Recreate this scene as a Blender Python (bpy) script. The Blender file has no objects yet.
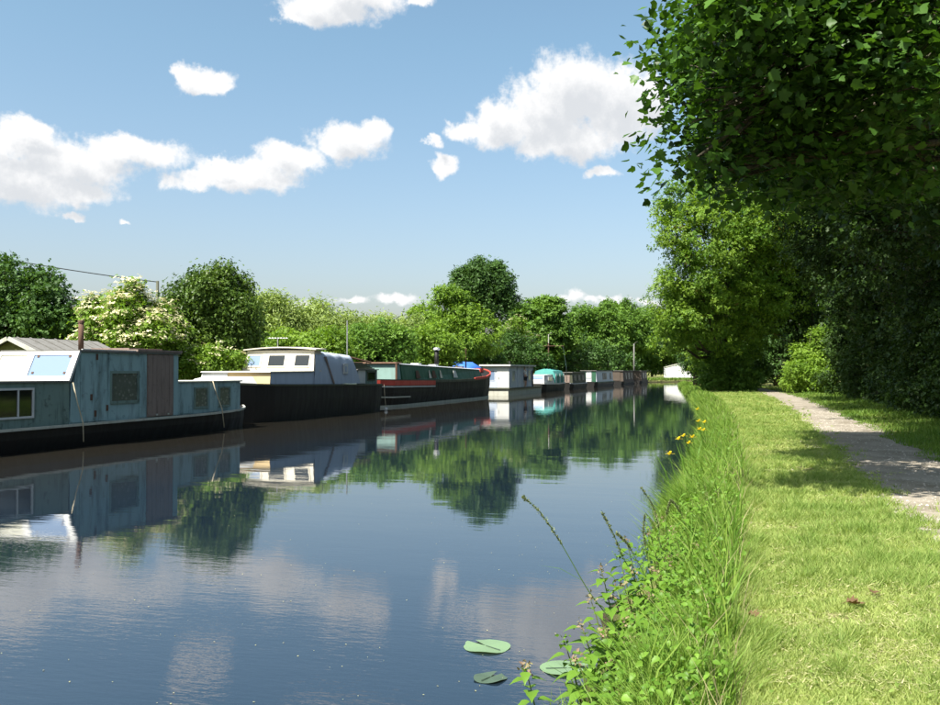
import bpy, math, random
import numpy as np
from mathutils import Vector, Matrix
R = math.radians
PI = math.pi
scn = bpy.context.scene
COL = scn.collection

# ---------------------------------------------------------------- camera
CAM_H = 1.9
YAW = R(17.3)
PITCH = R(1.2)
cam_d = bpy.data.cameras.new('camera'); cam = bpy.data.objects.new('camera', cam_d); COL.objects.link(cam)
cam_d.sensor_width = 36; cam_d.lens = 34.47; cam_d.clip_start = 0.05; cam_d.clip_end = 6000
cam.location = (0, 0, CAM_H); cam.rotation_euler = (R(90) + PITCH, 0, YAW)
scn.camera = cam

# ---------------------------------------------------------------- sun, sky, exposure
SUN_EL = R(56); SUN_H = Vector((-0.46, -0.89)).normalized()
sun_vec = Vector((SUN_H.x*math.cos(SUN_EL), SUN_H.y*math.cos(SUN_EL), math.sin(SUN_EL)))
sd = bpy.data.lights.new('sun', 'SUN'); sun = bpy.data.objects.new('sun', sd); COL.objects.link(sun)
sd.energy = 5.0; sd.angle = R(0.53); sd.color = (1.0, 0.95, 0.86)
sun.rotation_euler = sun_vec.to_track_quat('Z', 'Y').to_euler(); sun.location = (0, -20, 40)
vs = scn.view_settings
vs.view_transform = 'Standard'; vs.look = 'None'; vs.gamma = 1.0; vs.exposure = 1.32
SKY_STRENGTH = 0.077

def pix_dir(px, py):
    """direction of one point of the sky, measured on the photograph"""
    f = Vector((-math.sin(YAW)*math.cos(PITCH), math.cos(YAW)*math.cos(PITCH), math.sin(PITCH)))
    r = Vector((math.cos(YAW), math.sin(YAW), 0)); u = r.cross(f)
    return (f + r*((px-470)/900) + u*((352.5-py)/900)).normalized()

def azel(px, py):
    d = pix_dir(px, py)
    return math.degrees(math.atan2(d.x, d.y)), math.degrees(math.asin(d.z))

CLOUDS = [ # azimuth/elevation blobs: (px, py, half width px, half height px, strength)
 (575,90,54,42,1),(610,106,54,48,1),(545,112,50,38,1),(500,126,42,25,1),(465,130,22,12,1),(570,142,62,20,1),(645,104,30,32,1),(602,174,26,8,.75),
 (20,145,45,26,1),(75,166,60,24,1),(135,152,58,17,1),(15,180,60,28,1),(70,190,55,16,.9),(-40,165,60,40,1),(30,128,22,12,1),(75,214,16,7,.7),(120,222,14,5,.6),
 (245,172,66,19,1),(345,142,48,20,1),(290,158,42,17,1),(372,132,22,15,1),(205,180,42,13,.95),(215,160,20,8,.75),
 (325,4,58,20,1),(355,-6,60,24,1),(300,14,30,10,.9),(418,0,22,8,.75),
 (205,80,32,14,.95),(182,74,20,11,.95),(216,90,22,9,.85),
 (443,164,18,13,1),(433,141,12,8,.95),
 (352,298,34,9,.62),(398,300,34,10,.66),(440,302,24,9,.6),(572,298,26,10,.68),(606,302,40,8,.62),(648,302,30,8,.62),(300,304,30,7,.55)]
EXTRA = [(-70,25,9,4,1),(-95,16,12,4,1),(-130,30,11,5,1),(-160,14,14,4,1),(165,22,12,5,1),(130,35,10,5,1),(100,15,14,4,1),(70,28,11,5,1),(45,12,12,3,1),(20,38,12,5,1),(-40,42,10,5,1),(-10,55,11,5,1),(150,60,12,6,1)]

def build_world():
    w = bpy.data.worlds.new('World'); scn.world = w; w.use_nodes = True
    nt = w.node_tree; nt.nodes.clear()
    def N(tree, t, **kw):
        n = tree.nodes.new(t)
        for k, v in kw.items(): setattr(n, k, v)
        return n
    def M(tree, op, a, b=None, clamp=False):
        n = N(tree, 'ShaderNodeMath', operation=op, use_clamp=clamp)
        for i, v in enumerate((a, b)):
            if v is None: continue
            if isinstance(v, (int, float)): n.inputs[i].default_value = v
            else: tree.links.new(v, n.inputs[i])
        return n.outputs[0]
    # cloud field as a node group of (azimuth, elevation)
    g = bpy.data.node_groups.new('cloud_field', 'ShaderNodeTree')
    g.interface.new_socket('P', in_out='INPUT', socket_type='NodeSocketVector')
    g.interface.new_socket('F', in_out='OUTPUT', socket_type='NodeSocketFloat')
    gi = N(g, 'NodeGroupInput'); go = N(g, 'NodeGroupOutput')
    P = gi.outputs[0]
    nz = N(g, 'ShaderNodeTexNoise', noise_dimensions='2D'); nz.inputs['Scale'].default_value = .42; nz.inputs['Detail'].default_value = 7; nz.inputs['Roughness'].default_value = .58
    g.links.new(P, nz.inputs['Vector'])
    wv = N(g, 'ShaderNodeVectorMath', operation='SUBTRACT'); g.links.new(nz.outputs['Color'], wv.inputs[0]); wv.inputs[1].default_value = (.5, .5, .5)
    ws = N(g, 'ShaderNodeVectorMath', operation='MULTIPLY'); g.links.new(wv.outputs[0], ws.inputs[0]); ws.inputs[1].default_value = (2.3, 1.7, 0)
    wp = N(g, 'ShaderNodeVectorMath', operation='ADD'); g.links.new(P, wp.inputs[0]); g.links.new(ws.outputs[0], wp.inputs[1])
    acc = None
    blobs = []
    for px, py, rx, ry, s in CLOUDS:
        a, e = azel(px, py); blobs.append((a, e, rx/900*57.3*.97, ry/900*57.3*.97, s))
    for a, e, ra, re_, s in EXTRA: blobs.append((a, e, ra, re_, s))
    for a, e, ra, re_, s in blobs:
        sb = N(g, 'ShaderNodeVectorMath', operation='SUBTRACT'); g.links.new(wp.outputs[0], sb.inputs[0]); sb.inputs[1].default_value = (a, e, 0)
        ml = N(g, 'ShaderNodeVectorMath', operation='MULTIPLY'); g.links.new(sb.outputs[0], ml.inputs[0]); ml.inputs[1].default_value = (1/ra, 1/re_, 0)
        ln = N(g, 'ShaderNodeVectorMath', operation='LENGTH'); g.links.new(ml.outputs[0], ln.inputs[0])
        f = M(g, 'SUBTRACT', s, ln.outputs['Value'])
        if acc is None: acc = f
        else:
            n = N(g, 'ShaderNodeMath', operation='SMOOTH_MAX'); g.links.new(acc, n.inputs[0]); g.links.new(f, n.inputs[1]); n.inputs[2].default_value = .22; acc = n.outputs[0]
    f1 = M(g, 'MULTIPLY', M(g, 'SUBTRACT', nz.outputs['Fac'], .5), .8)
    n2 = N(g, 'ShaderNodeTexNoise', noise_dimensions='2D'); n2.inputs['Scale'].default_value = 1.7; n2.inputs['Detail'].default_value = 6; n2.inputs['Roughness'].default_value = .62
    g.links.new(P, n2.inputs['Vector'])
    f2 = M(g, 'MULTIPLY', M(g, 'SUBTRACT', n2.outputs['Fac'], .5), .55)
    g.links.new(M(g, 'ADD', M(g, 'ADD', acc, f1), f2), go.inputs[0])

    tc = N(nt, 'ShaderNodeTexCoord'); sep = N(nt, 'ShaderNodeSeparateXYZ'); nt.links.new(tc.outputs['Generated'], sep.inputs[0])
    az = M(nt, 'MULTIPLY', M(nt, 'ARCTAN2', sep.outputs[0], sep.outputs[1]), 57.2958)
    el = M(nt, 'MULTIPLY', M(nt, 'ARCSINE', sep.outputs[2]), 57.2958)
    cb = N(nt, 'ShaderNodeCombineXYZ'); nt.links.new(az, cb.inputs[0]); nt.links.new(el, cb.inputs[1])
    A = N(nt, 'ShaderNodeGroup'); A.node_tree = g; nt.links.new(cb.outputs[0], A.inputs[0])
    off = N(nt, 'ShaderNodeVectorMath', operation='ADD'); nt.links.new(cb.outputs[0], off.inputs[0]); off.inputs[1].default_value = (-.55, 1.15, 0)
    B = N(nt, 'ShaderNodeGroup'); B.node_tree = g; nt.links.new(off.outputs[0], B.inputs[0])
    mr = N(nt, 'ShaderNodeMapRange', interpolation_type='SMOOTHSTEP'); nt.links.new(A.outputs[0], mr.inputs['Value'])
    mr.inputs['From Min'].default_value = -.10; mr.inputs['From Max'].default_value = .40
    up = M(nt, 'GREATER_THAN', sep.outputs[2], 0.0)
    mask = M(nt, 'MULTIPLY', mr.outputs[0], up)
    # how much cloud lies between this spot and the sun: thick there = grey underside
    sh = N(nt, 'ShaderNodeMapRange', interpolation_type='SMOOTHSTEP'); nt.links.new(M(nt, 'ADD', M(nt, 'MULTIPLY', B.outputs[0], .9), M(nt, 'MULTIPLY', A.outputs[0], .1)), sh.inputs['Value'])
    sh.inputs['From Min'].default_value = .0; sh.inputs['From Max'].default_value = .85
    cr = N(nt, 'ShaderNodeMix', data_type='RGBA'); nt.links.new(sh.outputs[0], cr.inputs[0])
    cr.inputs['A'].default_value = (5.5, 5.5, 5.5, 1); cr.inputs['B'].default_value = (3.9, 4.05, 4.25, 1)
    sky = N(nt, 'ShaderNodeTexSky', sky_type='NISHITA', sun_disc=False)
    sky.sun_elevation = SUN_EL; sky.sun_rotation = math.atan2(SUN_H.x, SUN_H.y); sky.altitude = 30
    sky.air_density = 1.05; sky.dust_density = 2.6; sky.ozone_density = 1.0
    tm = N(nt, 'ShaderNodeMapRange'); nt.links.new(el, tm.inputs[0]); tm.inputs[1].default_value = 2; tm.inputs[2].default_value = 20
    tint = N(nt, 'ShaderNodeMix', data_type='RGBA'); nt.links.new(tm.outputs[0], tint.inputs[0]); tint.inputs['A'].default_value = (1.03, .97, .99, 1); tint.inputs['B'].default_value = (.96, 1.10, 1.03, 1)
    tsk = N(nt, 'ShaderNodeMix', data_type='RGBA', blend_type='MULTIPLY'); tsk.inputs[0].default_value = 1; nt.links.new(sky.outputs[0], tsk.inputs['A']); nt.links.new(tint.outputs['Result'], tsk.inputs['B'])
    mx = N(nt, 'ShaderNodeMix', data_type='RGBA'); nt.links.new(mask, mx.inputs[0]); nt.links.new(tsk.outputs['Result'], mx.inputs['A']); nt.links.new(cr.outputs['Result'], mx.inputs['B'])
    bg = N(nt, 'ShaderNodeBackground'); bg.inputs[1].default_value = SKY_STRENGTH; nt.links.new(mx.outputs['Result'], bg.inputs[0])
    out = N(nt, 'ShaderNodeOutputWorld'); nt.links.new(bg.outputs[0], out.inputs[0])
build_world()
scn.cycles.max_bounces = 6; scn.cycles.transparent_max_bounces = 6; scn.cycles.diffuse_bounces = 3; scn.cycles.glossy_bounces = 3; scn.cycles.transmission_bounces = 4
scn.cycles.caustics_reflective = False; scn.cycles.caustics_refractive = False
scn.cycles.use_denoising = True

def W(px, Z):
    """ground point seen at column px of the photograph at depth Z metres"""
    X = (px-470)/900*Z
    return X*math.cos(YAW) - Z*math.sin(YAW), X*math.sin(YAW) + Z*math.cos(YAW)
def H(py, Z): return CAM_H + (371.5-py)/900*Z

# ---------------------------------------------------------------- materials
MATS = {}
class NT:
    def __init__(s, name):
        s.m = bpy.data.materials.new(name); s.m.use_nodes = True; s.t = s.m.node_tree; s.t.nodes.clear()
        s.out = s.n('ShaderNodeOutputMaterial')
    def n(s, t, **kw):
        x = s.t.nodes.new(t)
        for k, v in kw.items(): setattr(x, k, v)
        return x
    def l(s, a, b): s.t.links.new(a, b)
    def noise(s, vec, scale, detail=4, rough=.55, dim='3D'):
        x = s.n('ShaderNodeTexNoise', noise_dimensions=dim); x.inputs['Scale'].default_value = scale; x.inputs['Detail'].default_value = detail; x.inputs['Roughness'].default_value = rough
        if vec is not None: s.l(vec, x.inputs['Vector'])
        return x
    def mapr(s, v, a, b, c=0., d=1.):
        x = s.n('ShaderNodeMapRange'); s.l(v, x.inputs[0])
        for i, q in enumerate((a, b, c, d)): x.inputs[i+1].default_value = q
        return x.outputs[0]
    def mix(s, fac, a, b, blend='MIX'):
        x = s.n('ShaderNodeMix', data_type='RGBA', blend_type=blend)
        for k, v in (('Factor', fac), ('A', a), ('B', b)):
            sock = x.inputs[0] if k == 'Factor' else x.inputs[k]
            if isinstance(v, (int, float)): sock.default_value = v
            elif isinstance(v, tuple): sock.default_value = (*v[:3], 1)
            else: s.l(v, sock)
        return x.outputs['Result']
    def math(s, op, a, b=0.):
        x = s.n('ShaderNodeMath', operation=op)
        for i, v in enumerate((a, b)):
            if isinstance(v, (int, float)): x.inputs[i].default_value = v
            else: s.l(v, x.inputs[i])
        return x.outputs[0]
    def coord(s, kind='Object', scale=(1, 1, 1)):
        tc = s.n('ShaderNodeTexCoord'); mp = s.n('ShaderNodeMapping'); mp.inputs['Scale'].default_value = scale; s.l(tc.outputs[kind], mp.inputs[0]); return mp.outputs[0]
    def bsdf(s, col, rough=.6, spec=.4, metal=0., bump=None, bstr=.3, bdist=.02):
        p = s.n('ShaderNodeBsdfPrincipled')
        for k, v in (('Base Color', col), ('Roughness', rough), ('Specular IOR Level', spec), ('Metallic', metal)):
            if isinstance(v, (int, float)): p.inputs[k].default_value = v
            elif isinstance(v, tuple): p.inputs[k].default_value = (*v[:3], 1)
            else: s.l(v, p.inputs[k])
        if bump is not None:
            b = s.n('ShaderNodeBump'); b.inputs['Strength'].default_value = bstr; b.inputs['Distance'].default_value = bdist; s.l(bump, b.inputs['Height']); s.l(b.outputs[0], p.inputs['Normal'])
        return p
    def done(s, shader): s.l(shader, s.out.inputs['Surface']); return s.m

def paint(name, col, rough=.5, grime=.5, gcol=(.03, .028, .02), scale=1.0, fade=.25, metal=0.):
    """weathered paint: vertical run-off streaks, patches of faded colour, specks of dirt"""
    if name in MATS: return MATS[name]
    t = NT(name)
    v = t.coord('Object', (scale*2.2, scale*2.2, scale*.35)); v2 = t.coord('Object', (scale, scale, scale))
    st = t.noise(v, 2.2, 6, .65); pa = t.noise(v2, 1.1, 5, .6); sp = t.noise(v2, 4.5, 6, .65)
    faded = tuple(min(1, c*1.0 + .10*(sum(col)/3+.1)) for c in col)
    c = t.mix(t.mapr(pa.outputs['Fac'], .38, .65, 0, fade*2), col, faded)
    c = t.mix(t.mapr(st.outputs['Fac'], .5, .78, 0, grime), c, gcol)
    c = t.mix(t.mapr(sp.outputs['Fac'], .58, .72, 0, grime*.75), c, tuple(g*1.2 for g in gcol))
    r = t.mapr(st.outputs['Fac'], .4, .7, rough, min(1, rough+.25))
    MATS[name] = t.done(t.bsdf(c, r, .35, metal, sp.outputs['Fac'], .12, .01).outputs[0]); return MATS[name]

def leafmat(name, ca, cb, trans=.35, rough=.5, tcol=None, spec=.18):
    if name in MATS: return MATS[name]
    t = NT(name)
    a = t.n('ShaderNodeAttribute', attribute_name='tone'); oi = t.n('ShaderNodeObjectInfo')
    f = t.math('ADD', a.outputs['Fac'], t.math('MULTIPLY', oi.outputs['Random'], .12))
    c = t.mix(f, ca, cb)
    p = t.bsdf(c, rough, spec)
    tr = t.n('ShaderNodeBsdfTranslucent'); t.l(t.mix(1.0, c, tcol or (1.25, 1.3, .45), 'MULTIPLY'), tr.inputs['Color'])
    m = t.n('ShaderNodeMixShader'); m.inputs[0].default_value = trans; t.l(p.outputs[0], m.inputs[1]); t.l(tr.outputs[0], m.inputs[2])
    MATS[name] = t.done(m.outputs[0]); return MATS[name]

def simple(name, col, rough=.6, spec=.4, metal=0., var=.25, scale=6):
    if name in MATS: return MATS[name]
    t = NT(name); n = t.noise(t.coord(), scale, 5)
    c = t.mix(t.mapr(n.outputs['Fac'], .3, .7), tuple(x*(1-var) for x in col), tuple(min(1, x*(1+var)) for x in col))
    MATS[name] = t.done(t.bsdf(c, rough, spec, metal, n.outputs['Fac'], .15, .01).outputs[0]); return MATS[name]

def m_bark():
    t = NT('bark'); v = t.coord('Object', (6, 6, 1.2)); n = t.noise(v, 3, 7, .65); k = t.noise(t.coord(), 1.3, 3)
    c = t.mix(t.mapr(n.outputs['Fac'], .35, .65), (.025, .02, .015), (.11, .09, .065)); c = t.mix(t.mapr(k.outputs['Fac'], .5, .7, 0, .6), c, (.05, .07, .03))
    return t.done(t.bsdf(c, .9, .2, 0, n.outputs['Fac'], .8, .03).outputs[0])
def m_water():
    t = NT('canal_water')
    g = t.n('ShaderNodeNewGeometry')
    mp = t.n('ShaderNodeMapping'); mp.inputs['Scale'].default_value = (1, 1, 1); t.l(g.outputs['Position'], mp.inputs[0])
    rot = t.n('ShaderNodeMapping'); rot.inputs['Rotation'].default_value = (0, 0, R(-20)); rot.inputs['Scale'].default_value = (.55, 1.6, 1); t.l(g.outputs['Position'], rot.inputs[0])
    fine = t.noise(rot.outputs[0], 3.2, 4, .55); broad = t.noise(rot.outputs[0], .55, 3, .5)
    patch = t.noise(mp.outputs[0], .11, 3, .5)
    sx = t.n('ShaderNodeSeparateXYZ'); t.l(g.outputs['Position'], sx.inputs[0])
    near = t.mapr(sx.outputs[1], 3.5, 10.5, 1.0, 0.0)   # a light breeze ruffles this end of the reach
    wind = t.mapr(patch.outputs['Fac'], .42, .68, .35, 1.0); tiny = t.noise(rot.outputs[0], 11, 3, .6)
    h = t.math('ADD', t.math('MULTIPLY', t.math('MULTIPLY', fine.outputs['Fac'], wind), .35), broad.outputs['Fac'])
    h = t.math('ADD', h, t.math('MULTIPLY', t.math('MULTIPLY', tiny.outputs['Fac'], near), .42))
    b = t.n('ShaderNodeBump'); b.inputs['Strength'].default_value = .28; b.inputs['Distance'].default_value = .014; t.l(h, b.inputs['Height'])
    silt = t.noise(mp.outputs[0], .4, 3)
    c = t.mix(silt.outputs['Fac'], (.006, .013, .023), (.009, .016, .027))
    c = t.mix(t.mapr(t.math('ADD', sx.outputs[0], t.math('MULTIPLY', silt.outputs['Fac'], 3)), -13.5, -7.5, 1, 0), c, (.020, .018, .014))   # silt stirred up along the moorings
    p = t.bsdf(c, .02, .5); p.inputs['IOR'].default_value = 2.0
    t.l(b.outputs[0], p.inputs['Normal'])
    return t.done(p.outputs[0])
def m_ground():
    t = NT('bank_ground'); g = t.n('ShaderNodeNewGeometry'); pos = g.outputs['Position']
    a = t.noise(pos, .6, 5); b = t.noise(pos, 7, 5, .65); d = t.noise(pos, 40, 3, .7)
    c = t.mix(t.mapr(a.outputs['Fac'], .35, .65), (.10, .14, .03), (.17, .17, .06))
    c = t.mix(t.mapr(b.outputs['Fac'], .45, .72), c, (.19, .16, .08)); c = t.mix(t.mapr(d.outputs['Fac'], .5, .75, 0, .7), c, (.05, .045, .02))
    s = t.n('ShaderNodeSeparateXYZ'); t.l(pos, s.inputs[0])
    c = t.mix(t.mapr(s.outputs[2], .02, .2, 1, 0), c, (.035, .028, .018))
    return t.done(t.bsdf(c, .95, .1, 0, d.outputs['Fac'], .6, .03).outputs[0])
def m_path():
    t = NT('path_gravel'); g = t.n('ShaderNodeNewGeometry'); pos = g.outputs['Position']
    a = t.noise(pos, 1.6, 6, .65); b = t.noise(pos, 22, 5, .75); v = t.n('ShaderNodeTexVoronoi'); v.inputs['Scale'].default_value = 45; t.l(pos, v.inputs['Vector'])
    c = t.mix(t.mapr(a.outputs['Fac'], .35, .65), (.19, .165, .125), (.33, .30, .25))
    c = t.mix(t.mapr(b.outputs['Fac'], .4, .7, 0, .7), c, (.13, .11, .08)); c = t.mix(t.mapr(v.outputs['Distance'], .0, .25, .55, 0), c, (.44, .40, .36))
    return t.done(t.bsdf(c, .95, .15, 0, v.outputs['Distance'], .6, .015).outputs[0])

# ---------------------------------------------------------------- object helpers
def link(o, parent=None):
    COL.objects.link(o)
    if parent is not None: o.parent = parent
    return o
def tag(o, label=None, cat=None, group=None, kind=None):
    if label: o['label'] = label
    if cat: o['category'] = cat
    if group: o['group'] = group
    if kind: o['kind'] = kind
    return o
def thing(name, label, cat, loc=(0, 0, 0), rotz=0, group=None):
    o = bpy.data.objects.new(name, None); o.empty_display_size = .3
    o.location = loc; o.rotation_euler = (0, 0, rotz)
    return tag(link(o), label, cat, group)
class MB:
    def __init__(s): s.v = []; s.f = []
    def add(s, vs, fs):
        b = len(s.v); s.v += [tuple(x) for x in vs]; s.f += [tuple(i+b for i in f) for f in fs]; return s
    def box(s, x0, x1, y0, y1, z0, z1):
        return s.add([(x0,y0,z0),(x1,y0,z0),(x1,y1,z0),(x0,y1,z0),(x0,y0,z1),(x1,y0,z1),(x1,y1,z1),(x0,y1,z1)],
                     [(0,3,2,1),(4,5,6,7),(0,1,5,4),(1,2,6,5),(2,3,7,6),(3,0,4,7)])
    def hexa(s, p): # 8 corners, bottom ring then top ring
        return s.add(p, [(0,3,2,1),(4,5,6,7),(0,1,5,4),(1,2,6,5),(2,3,7,6),(3,0,4,7)])
    def slab(s, a, b, c, d, t): # quad thickened along its normal by t
        a, b, c, d = map(Vector, (a, b, c, d)); n = (b-a).cross(d-a).normalized()*t
        return s.hexa([a, b, c, d, a+n, b+n, c+n, d+n])
    def loft(s, rings, cap=True):
        n = len(rings[0]); vs = [p for r in rings for p in r]; fs = []
        for i in range(len(rings)-1):
            for j in range(n): fs.append((i*n+j, i*n+(j+1) % n, (i+1)*n+(j+1) % n, (i+1)*n+j))
        if cap: fs.append(tuple(range(n-1, -1, -1))); fs.append(tuple(range((len(rings)-1)*n, len(rings)*n)))
        return s.add(vs, fs)
    def tube(s, pts, rad, n=6):
        pts = [Vector(p) for p in pts]
        if not isinstance(rad, (list, tuple)): rad = [rad]*len(pts)
        rings = []
        for i, p in enumerate(pts):
            d = (pts[min(i+1, len(pts)-1)]-pts[max(i-1, 0)])
            d = d.normalized() if d.length > 1e-6 else Vector((0, 0, 1))
            a = d.cross(Vector((0, 0, 1)) if abs(d.z) < .9 else Vector((1, 0, 0))).normalized(); b = d.cross(a)
            rings.append([p + (a*math.cos(2*PI*k/n) + b*math.sin(2*PI*k/n))*rad[i] for k in range(n)])
        return s.loft(rings)
    def lathe(s, prof, n=16, c=(0, 0)):
        return s.loft([[(c[0]+r*math.cos(2*PI*k/n), c[1]+r*math.sin(2*PI*k/n), z) for k in range(n)] for r, z in prof])
    def build(s, name, mat, parent=None, smooth=False, bevel=0):
        me = bpy.data.meshes.new(name); me.from_pydata(s.v, [], s.f); me.update()
        if mat is not None: me.materials.append(mat)
        if smooth: me.shade_smooth() if hasattr(me, 'shade_smooth') else None
        import bmesh
        bm = bmesh.new(); bm.from_mesh(me); bmesh.ops.recalc_face_normals(bm, faces=bm.faces); bm.to_mesh(me); bm.free()
        o = link(bpy.data.objects.new(name, me), parent)
        if bevel:
            md = o.modifiers.new('bevel', 'BEVEL'); md.width = bevel; md.segments = 2; md.limit_method = 'ANGLE'
        return o
def np_mesh(name, V, F, mat, parent=None, tone=None, smooth=False):
    """V (n,3); F (m,k) faces of equal size"""
    me = bpy.data.meshes.new(name); k = F.shape[1]
    me.vertices.add(len(V)); me.vertices.foreach_set('co', np.ascontiguousarray(V, np.float32).ravel())
    me.loops.add(F.size); me.loops.foreach_set('vertex_index', np.ascontiguousarray(F, np.int32).ravel())
    me.polygons.add(len(F)); me.polygons.foreach_set('loop_start', np.arange(0, F.size, k, dtype=np.int32)); me.polygons.foreach_set('loop_total', np.full(len(F), k, np.int32))
    if tone is not None:
        at = me.attributes.new('tone', 'FLOAT', 'POINT'); at.data.foreach_set('value', np.ascontiguousarray(tone, np.float32))
    me.update(calc_edges=True); me.validate()
    if smooth: me.polygons.foreach_set('use_smooth', np.ones(len(F), bool))
    if mat: me.materials.append(mat)
    return link(bpy.data.objects.new(name, me), parent)
def unit(a): return a/np.maximum(np.linalg.norm(a, axis=-1, keepdims=True), 1e-9)
def scatter(name, T, pos, nrm, size, tone, mat, parent, rng, ydir=None):
    TV, TF = T; n = len(pos)
    nrm = unit(nrm); r = rng.normal(size=(n, 3)) if ydir is None else ydir
    Y = unit(r - (r*nrm).sum(1, keepdims=True)*nrm); X = np.cross(Y, nrm)
    V = pos[:, None, :] + size[:, None, None]*(TV[None, :, 0:1]*X[:, None, :] + TV[None, :, 1:2]*Y[:, None, :] + TV[None, :, 2:3]*nrm[:, None, :])
    F = TF[None] + (np.arange(n)*len(TV))[:, None, None]
    return np_mesh(name, V.reshape(-1, 3), F.reshape(-1, 3), mat, parent, np.repeat(tone, len(TV)))
def n3(p, f, seed):
    rg = np.random.default_rng(seed); out = np.zeros(len(p))
    for i in range(5):
        k = rg.normal(size=3)*f*(1+.35*i); out += np.sin(p@k + rg.uniform(0, 6.28))
    return out/2.2
# leaf shapes: x across, y along, z normal
LEAF = (np.array([(0, 0, 0), (-.30, .42, .07), (0, 1, -.05), (.30, .42, .07)], float), np.array([(0, 2, 1), (0, 3, 2)]))
WILLOW = (np.array([(0, 0, 0), (-.14, .4, .03), (0, 1, -.12), (.14, .4, .03)], float), np.array([(0, 2, 1), (0, 3, 2)]))
SPRAY = (np.array([(0, 0, 0), (-.34, .30, .06), (-.08, .62, .0), (.34, .36, .08), (.05, 1, -.1), (-.3, .8, .02), (.3, .78, .05)], float), np.array([(0, 2, 1), (0, 3, 2), (2, 4, 5), (2, 6, 4)]))
def maple():
    o = [(0, 0), (.16, -.04), (.42, .06), (.34, .18), (.60, .42), (.40, .42), (.44, .62), (.22, .60), (.20, .74), (0, 1.0)]
    o = o + [(-x, y) for x, y in o[-2:0:-1]]
    v = [(0, .34, -.03)] + [(x, y, .10*abs(x) - .10*max(0, y-.4)) for x, y in o]
    n = len(o); return np.array(v, float), np.array([(0, 1+i, 1+(i+1) % n) for i in range(n)])
MAPLE = maple()
_o = [(0, 0), (.30, .02), (.58, .40), (.32, .50), (.26, .72), (0, 1.0), (-.26, .72), (-.32, .50), (-.58, .40), (-.30, .02)]
MAPLE_FAR = (np.array([(0, .36, -.04)]+[(x, y, .12*abs(x)-.12*max(0, y-.4)) for x, y in _o]), np.array([(0, 1+i, 1+(i+1) % 10) for i in range(10)]))
def ovate():
    ys = [0, .08, .2, .35, .5, .65, .8, .92]; ws = [.02, .2, .33, .36, .31, .22, .12, .05]
    v = []; f = []
    for i, (y, w) in enumerate(zip(ys, ws)):
        z = -.35*y*y; v += [(-w*(1.0 if i % 2 else .86), y, z+.25*w), (0, y, z), (w*(1.0 if i % 2 else .86), y, z+.25*w)]
    v.append((0, 1.0, -.38)); L = len(v)-1
    for i in range(7):
        a = 3*i; f += [(a, a+1, a+4), (a, a+4, a+3), (a+1, a+2, a+5), (a+1, a+5, a+4)]
    f += [(21, 22, L), (22, 23, L)]
    return np.array(v, float), np.array(f)
OVATE = ovate()

# ---------------------------------------------------------------- the canal and its banks
def eR(y): return float(np.interp(y, [-60, 0, 15, 30, 45, 63, 90, 120, 140, 155, 168, 200, 600], [-.95, -.95, -.95, -1.45, -2.4, -3.9, -6.3, -9.0, -9.9, -9.2, -5.6, -3, 0]))
def eL(y): return float(np.interp(y, [-60, 10, 30, 65, 80, 100, 120, 150, 160, 168, 176, 200, 600], [-19, -19, -21.6, -21.6, -21, -20.4, -20, -18.6, -16.5, -11.5, -8.4, -7, -4]))
def path_c(y): return float(np.interp(y, [-60, 30, 52, 75, 95, 130, 200, 600], [2.15, 2.2, 2.0, .9, -.8, -4.2, -2, 6]))
M_GROUND = m_ground(); M_PATH = m_path(); M_WATER = m_water(); M_BARK = m_bark()
def build_ground():
    ys = list(np.concatenate([np.array([-900, -300, -120, -60, -30]), np.arange(-15, 60, .5), np.arange(60, 200, 2.0), np.array([210, 230, 260, 320, 420, 600, 900, 1500, 2500])]))
    V = []; n = None
    for y in ys:
        l, r = eL(y), eR(y)
        w1, w2 = .10*math.sin(y*1.7)+.06*math.sin(y*4.1+1), .10*math.sin(y*1.3+2)+.07*math.sin(y*3.3)
        row = [(-2500, .5), (-400, .45), (-120, .45), (l-30, .45), (l-8, .45), (l-2, .42), (l-.3+w1, .34), (l+.05+w1, .1), (l+.25+w1, -.6), (l+1, -1.1), ((l+r)/2, -1.3),
               (r-.8+w2, -1.0), (r-.25+w2, -.35), (r+w2, .02), (r+.25+w2*.6, .19), (r+.6+w2*.3, .34), (r+.95, .40), (r+1.6, .40), (6, .40), (9, .42), (14, .5), (40, .6), (150, .6), (500, .6), (2500, .6)]
        n = len(row); V += [(x, y, z) for x, z in row]
    F = [(i*n+j, i*n+j+1, (i+1)*n+j+1, (i+1)*n+j) for i in range(len(ys)-1) for j in range(n-1)]
    o = np_mesh('ground', np.array(V), np.array(F), M_GROUND, None, None, True); tag(o, kind='structure')
    me = bpy.data.meshes.new('water'); me.from_pydata([(-40, -70, 0), (10, -70, 0), (10, 620, 0), (-40, 620, 0)], [], [(0, 1, 2, 3)]); me.materials.append(M_WATER)
    tag(link(bpy.data.objects.new('water', me)), kind='structure')
    rg = random.Random(4); V = []; ys = np.arange(-20, 150, .22)
    for i, y in enumerate(ys):
        c = path_c(y); a = .12*math.sin(y*.9)+.08*math.sin(y*2.7+1)+rg.uniform(-.10, .10); b = .12*math.sin(y*.7+2)+.06*math.sin(y*2.1)+rg.uniform(-.12, .12)
        V += [(c-.98+a, y, .404), (c-.35, y, .412), (c+.35, y, .410), (c+1.0+b, y, .404)]
    F = [(i*4+j, i*4+j+1, (i+1)*4+j+1, (i+1)*4+j) for i in range(len(ys)-1) for j in range(3)]
    tag(np_mesh('towpath', np.array(V), np.array(F), M_PATH, None, None, True), kind='structure')
build_ground()

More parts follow.
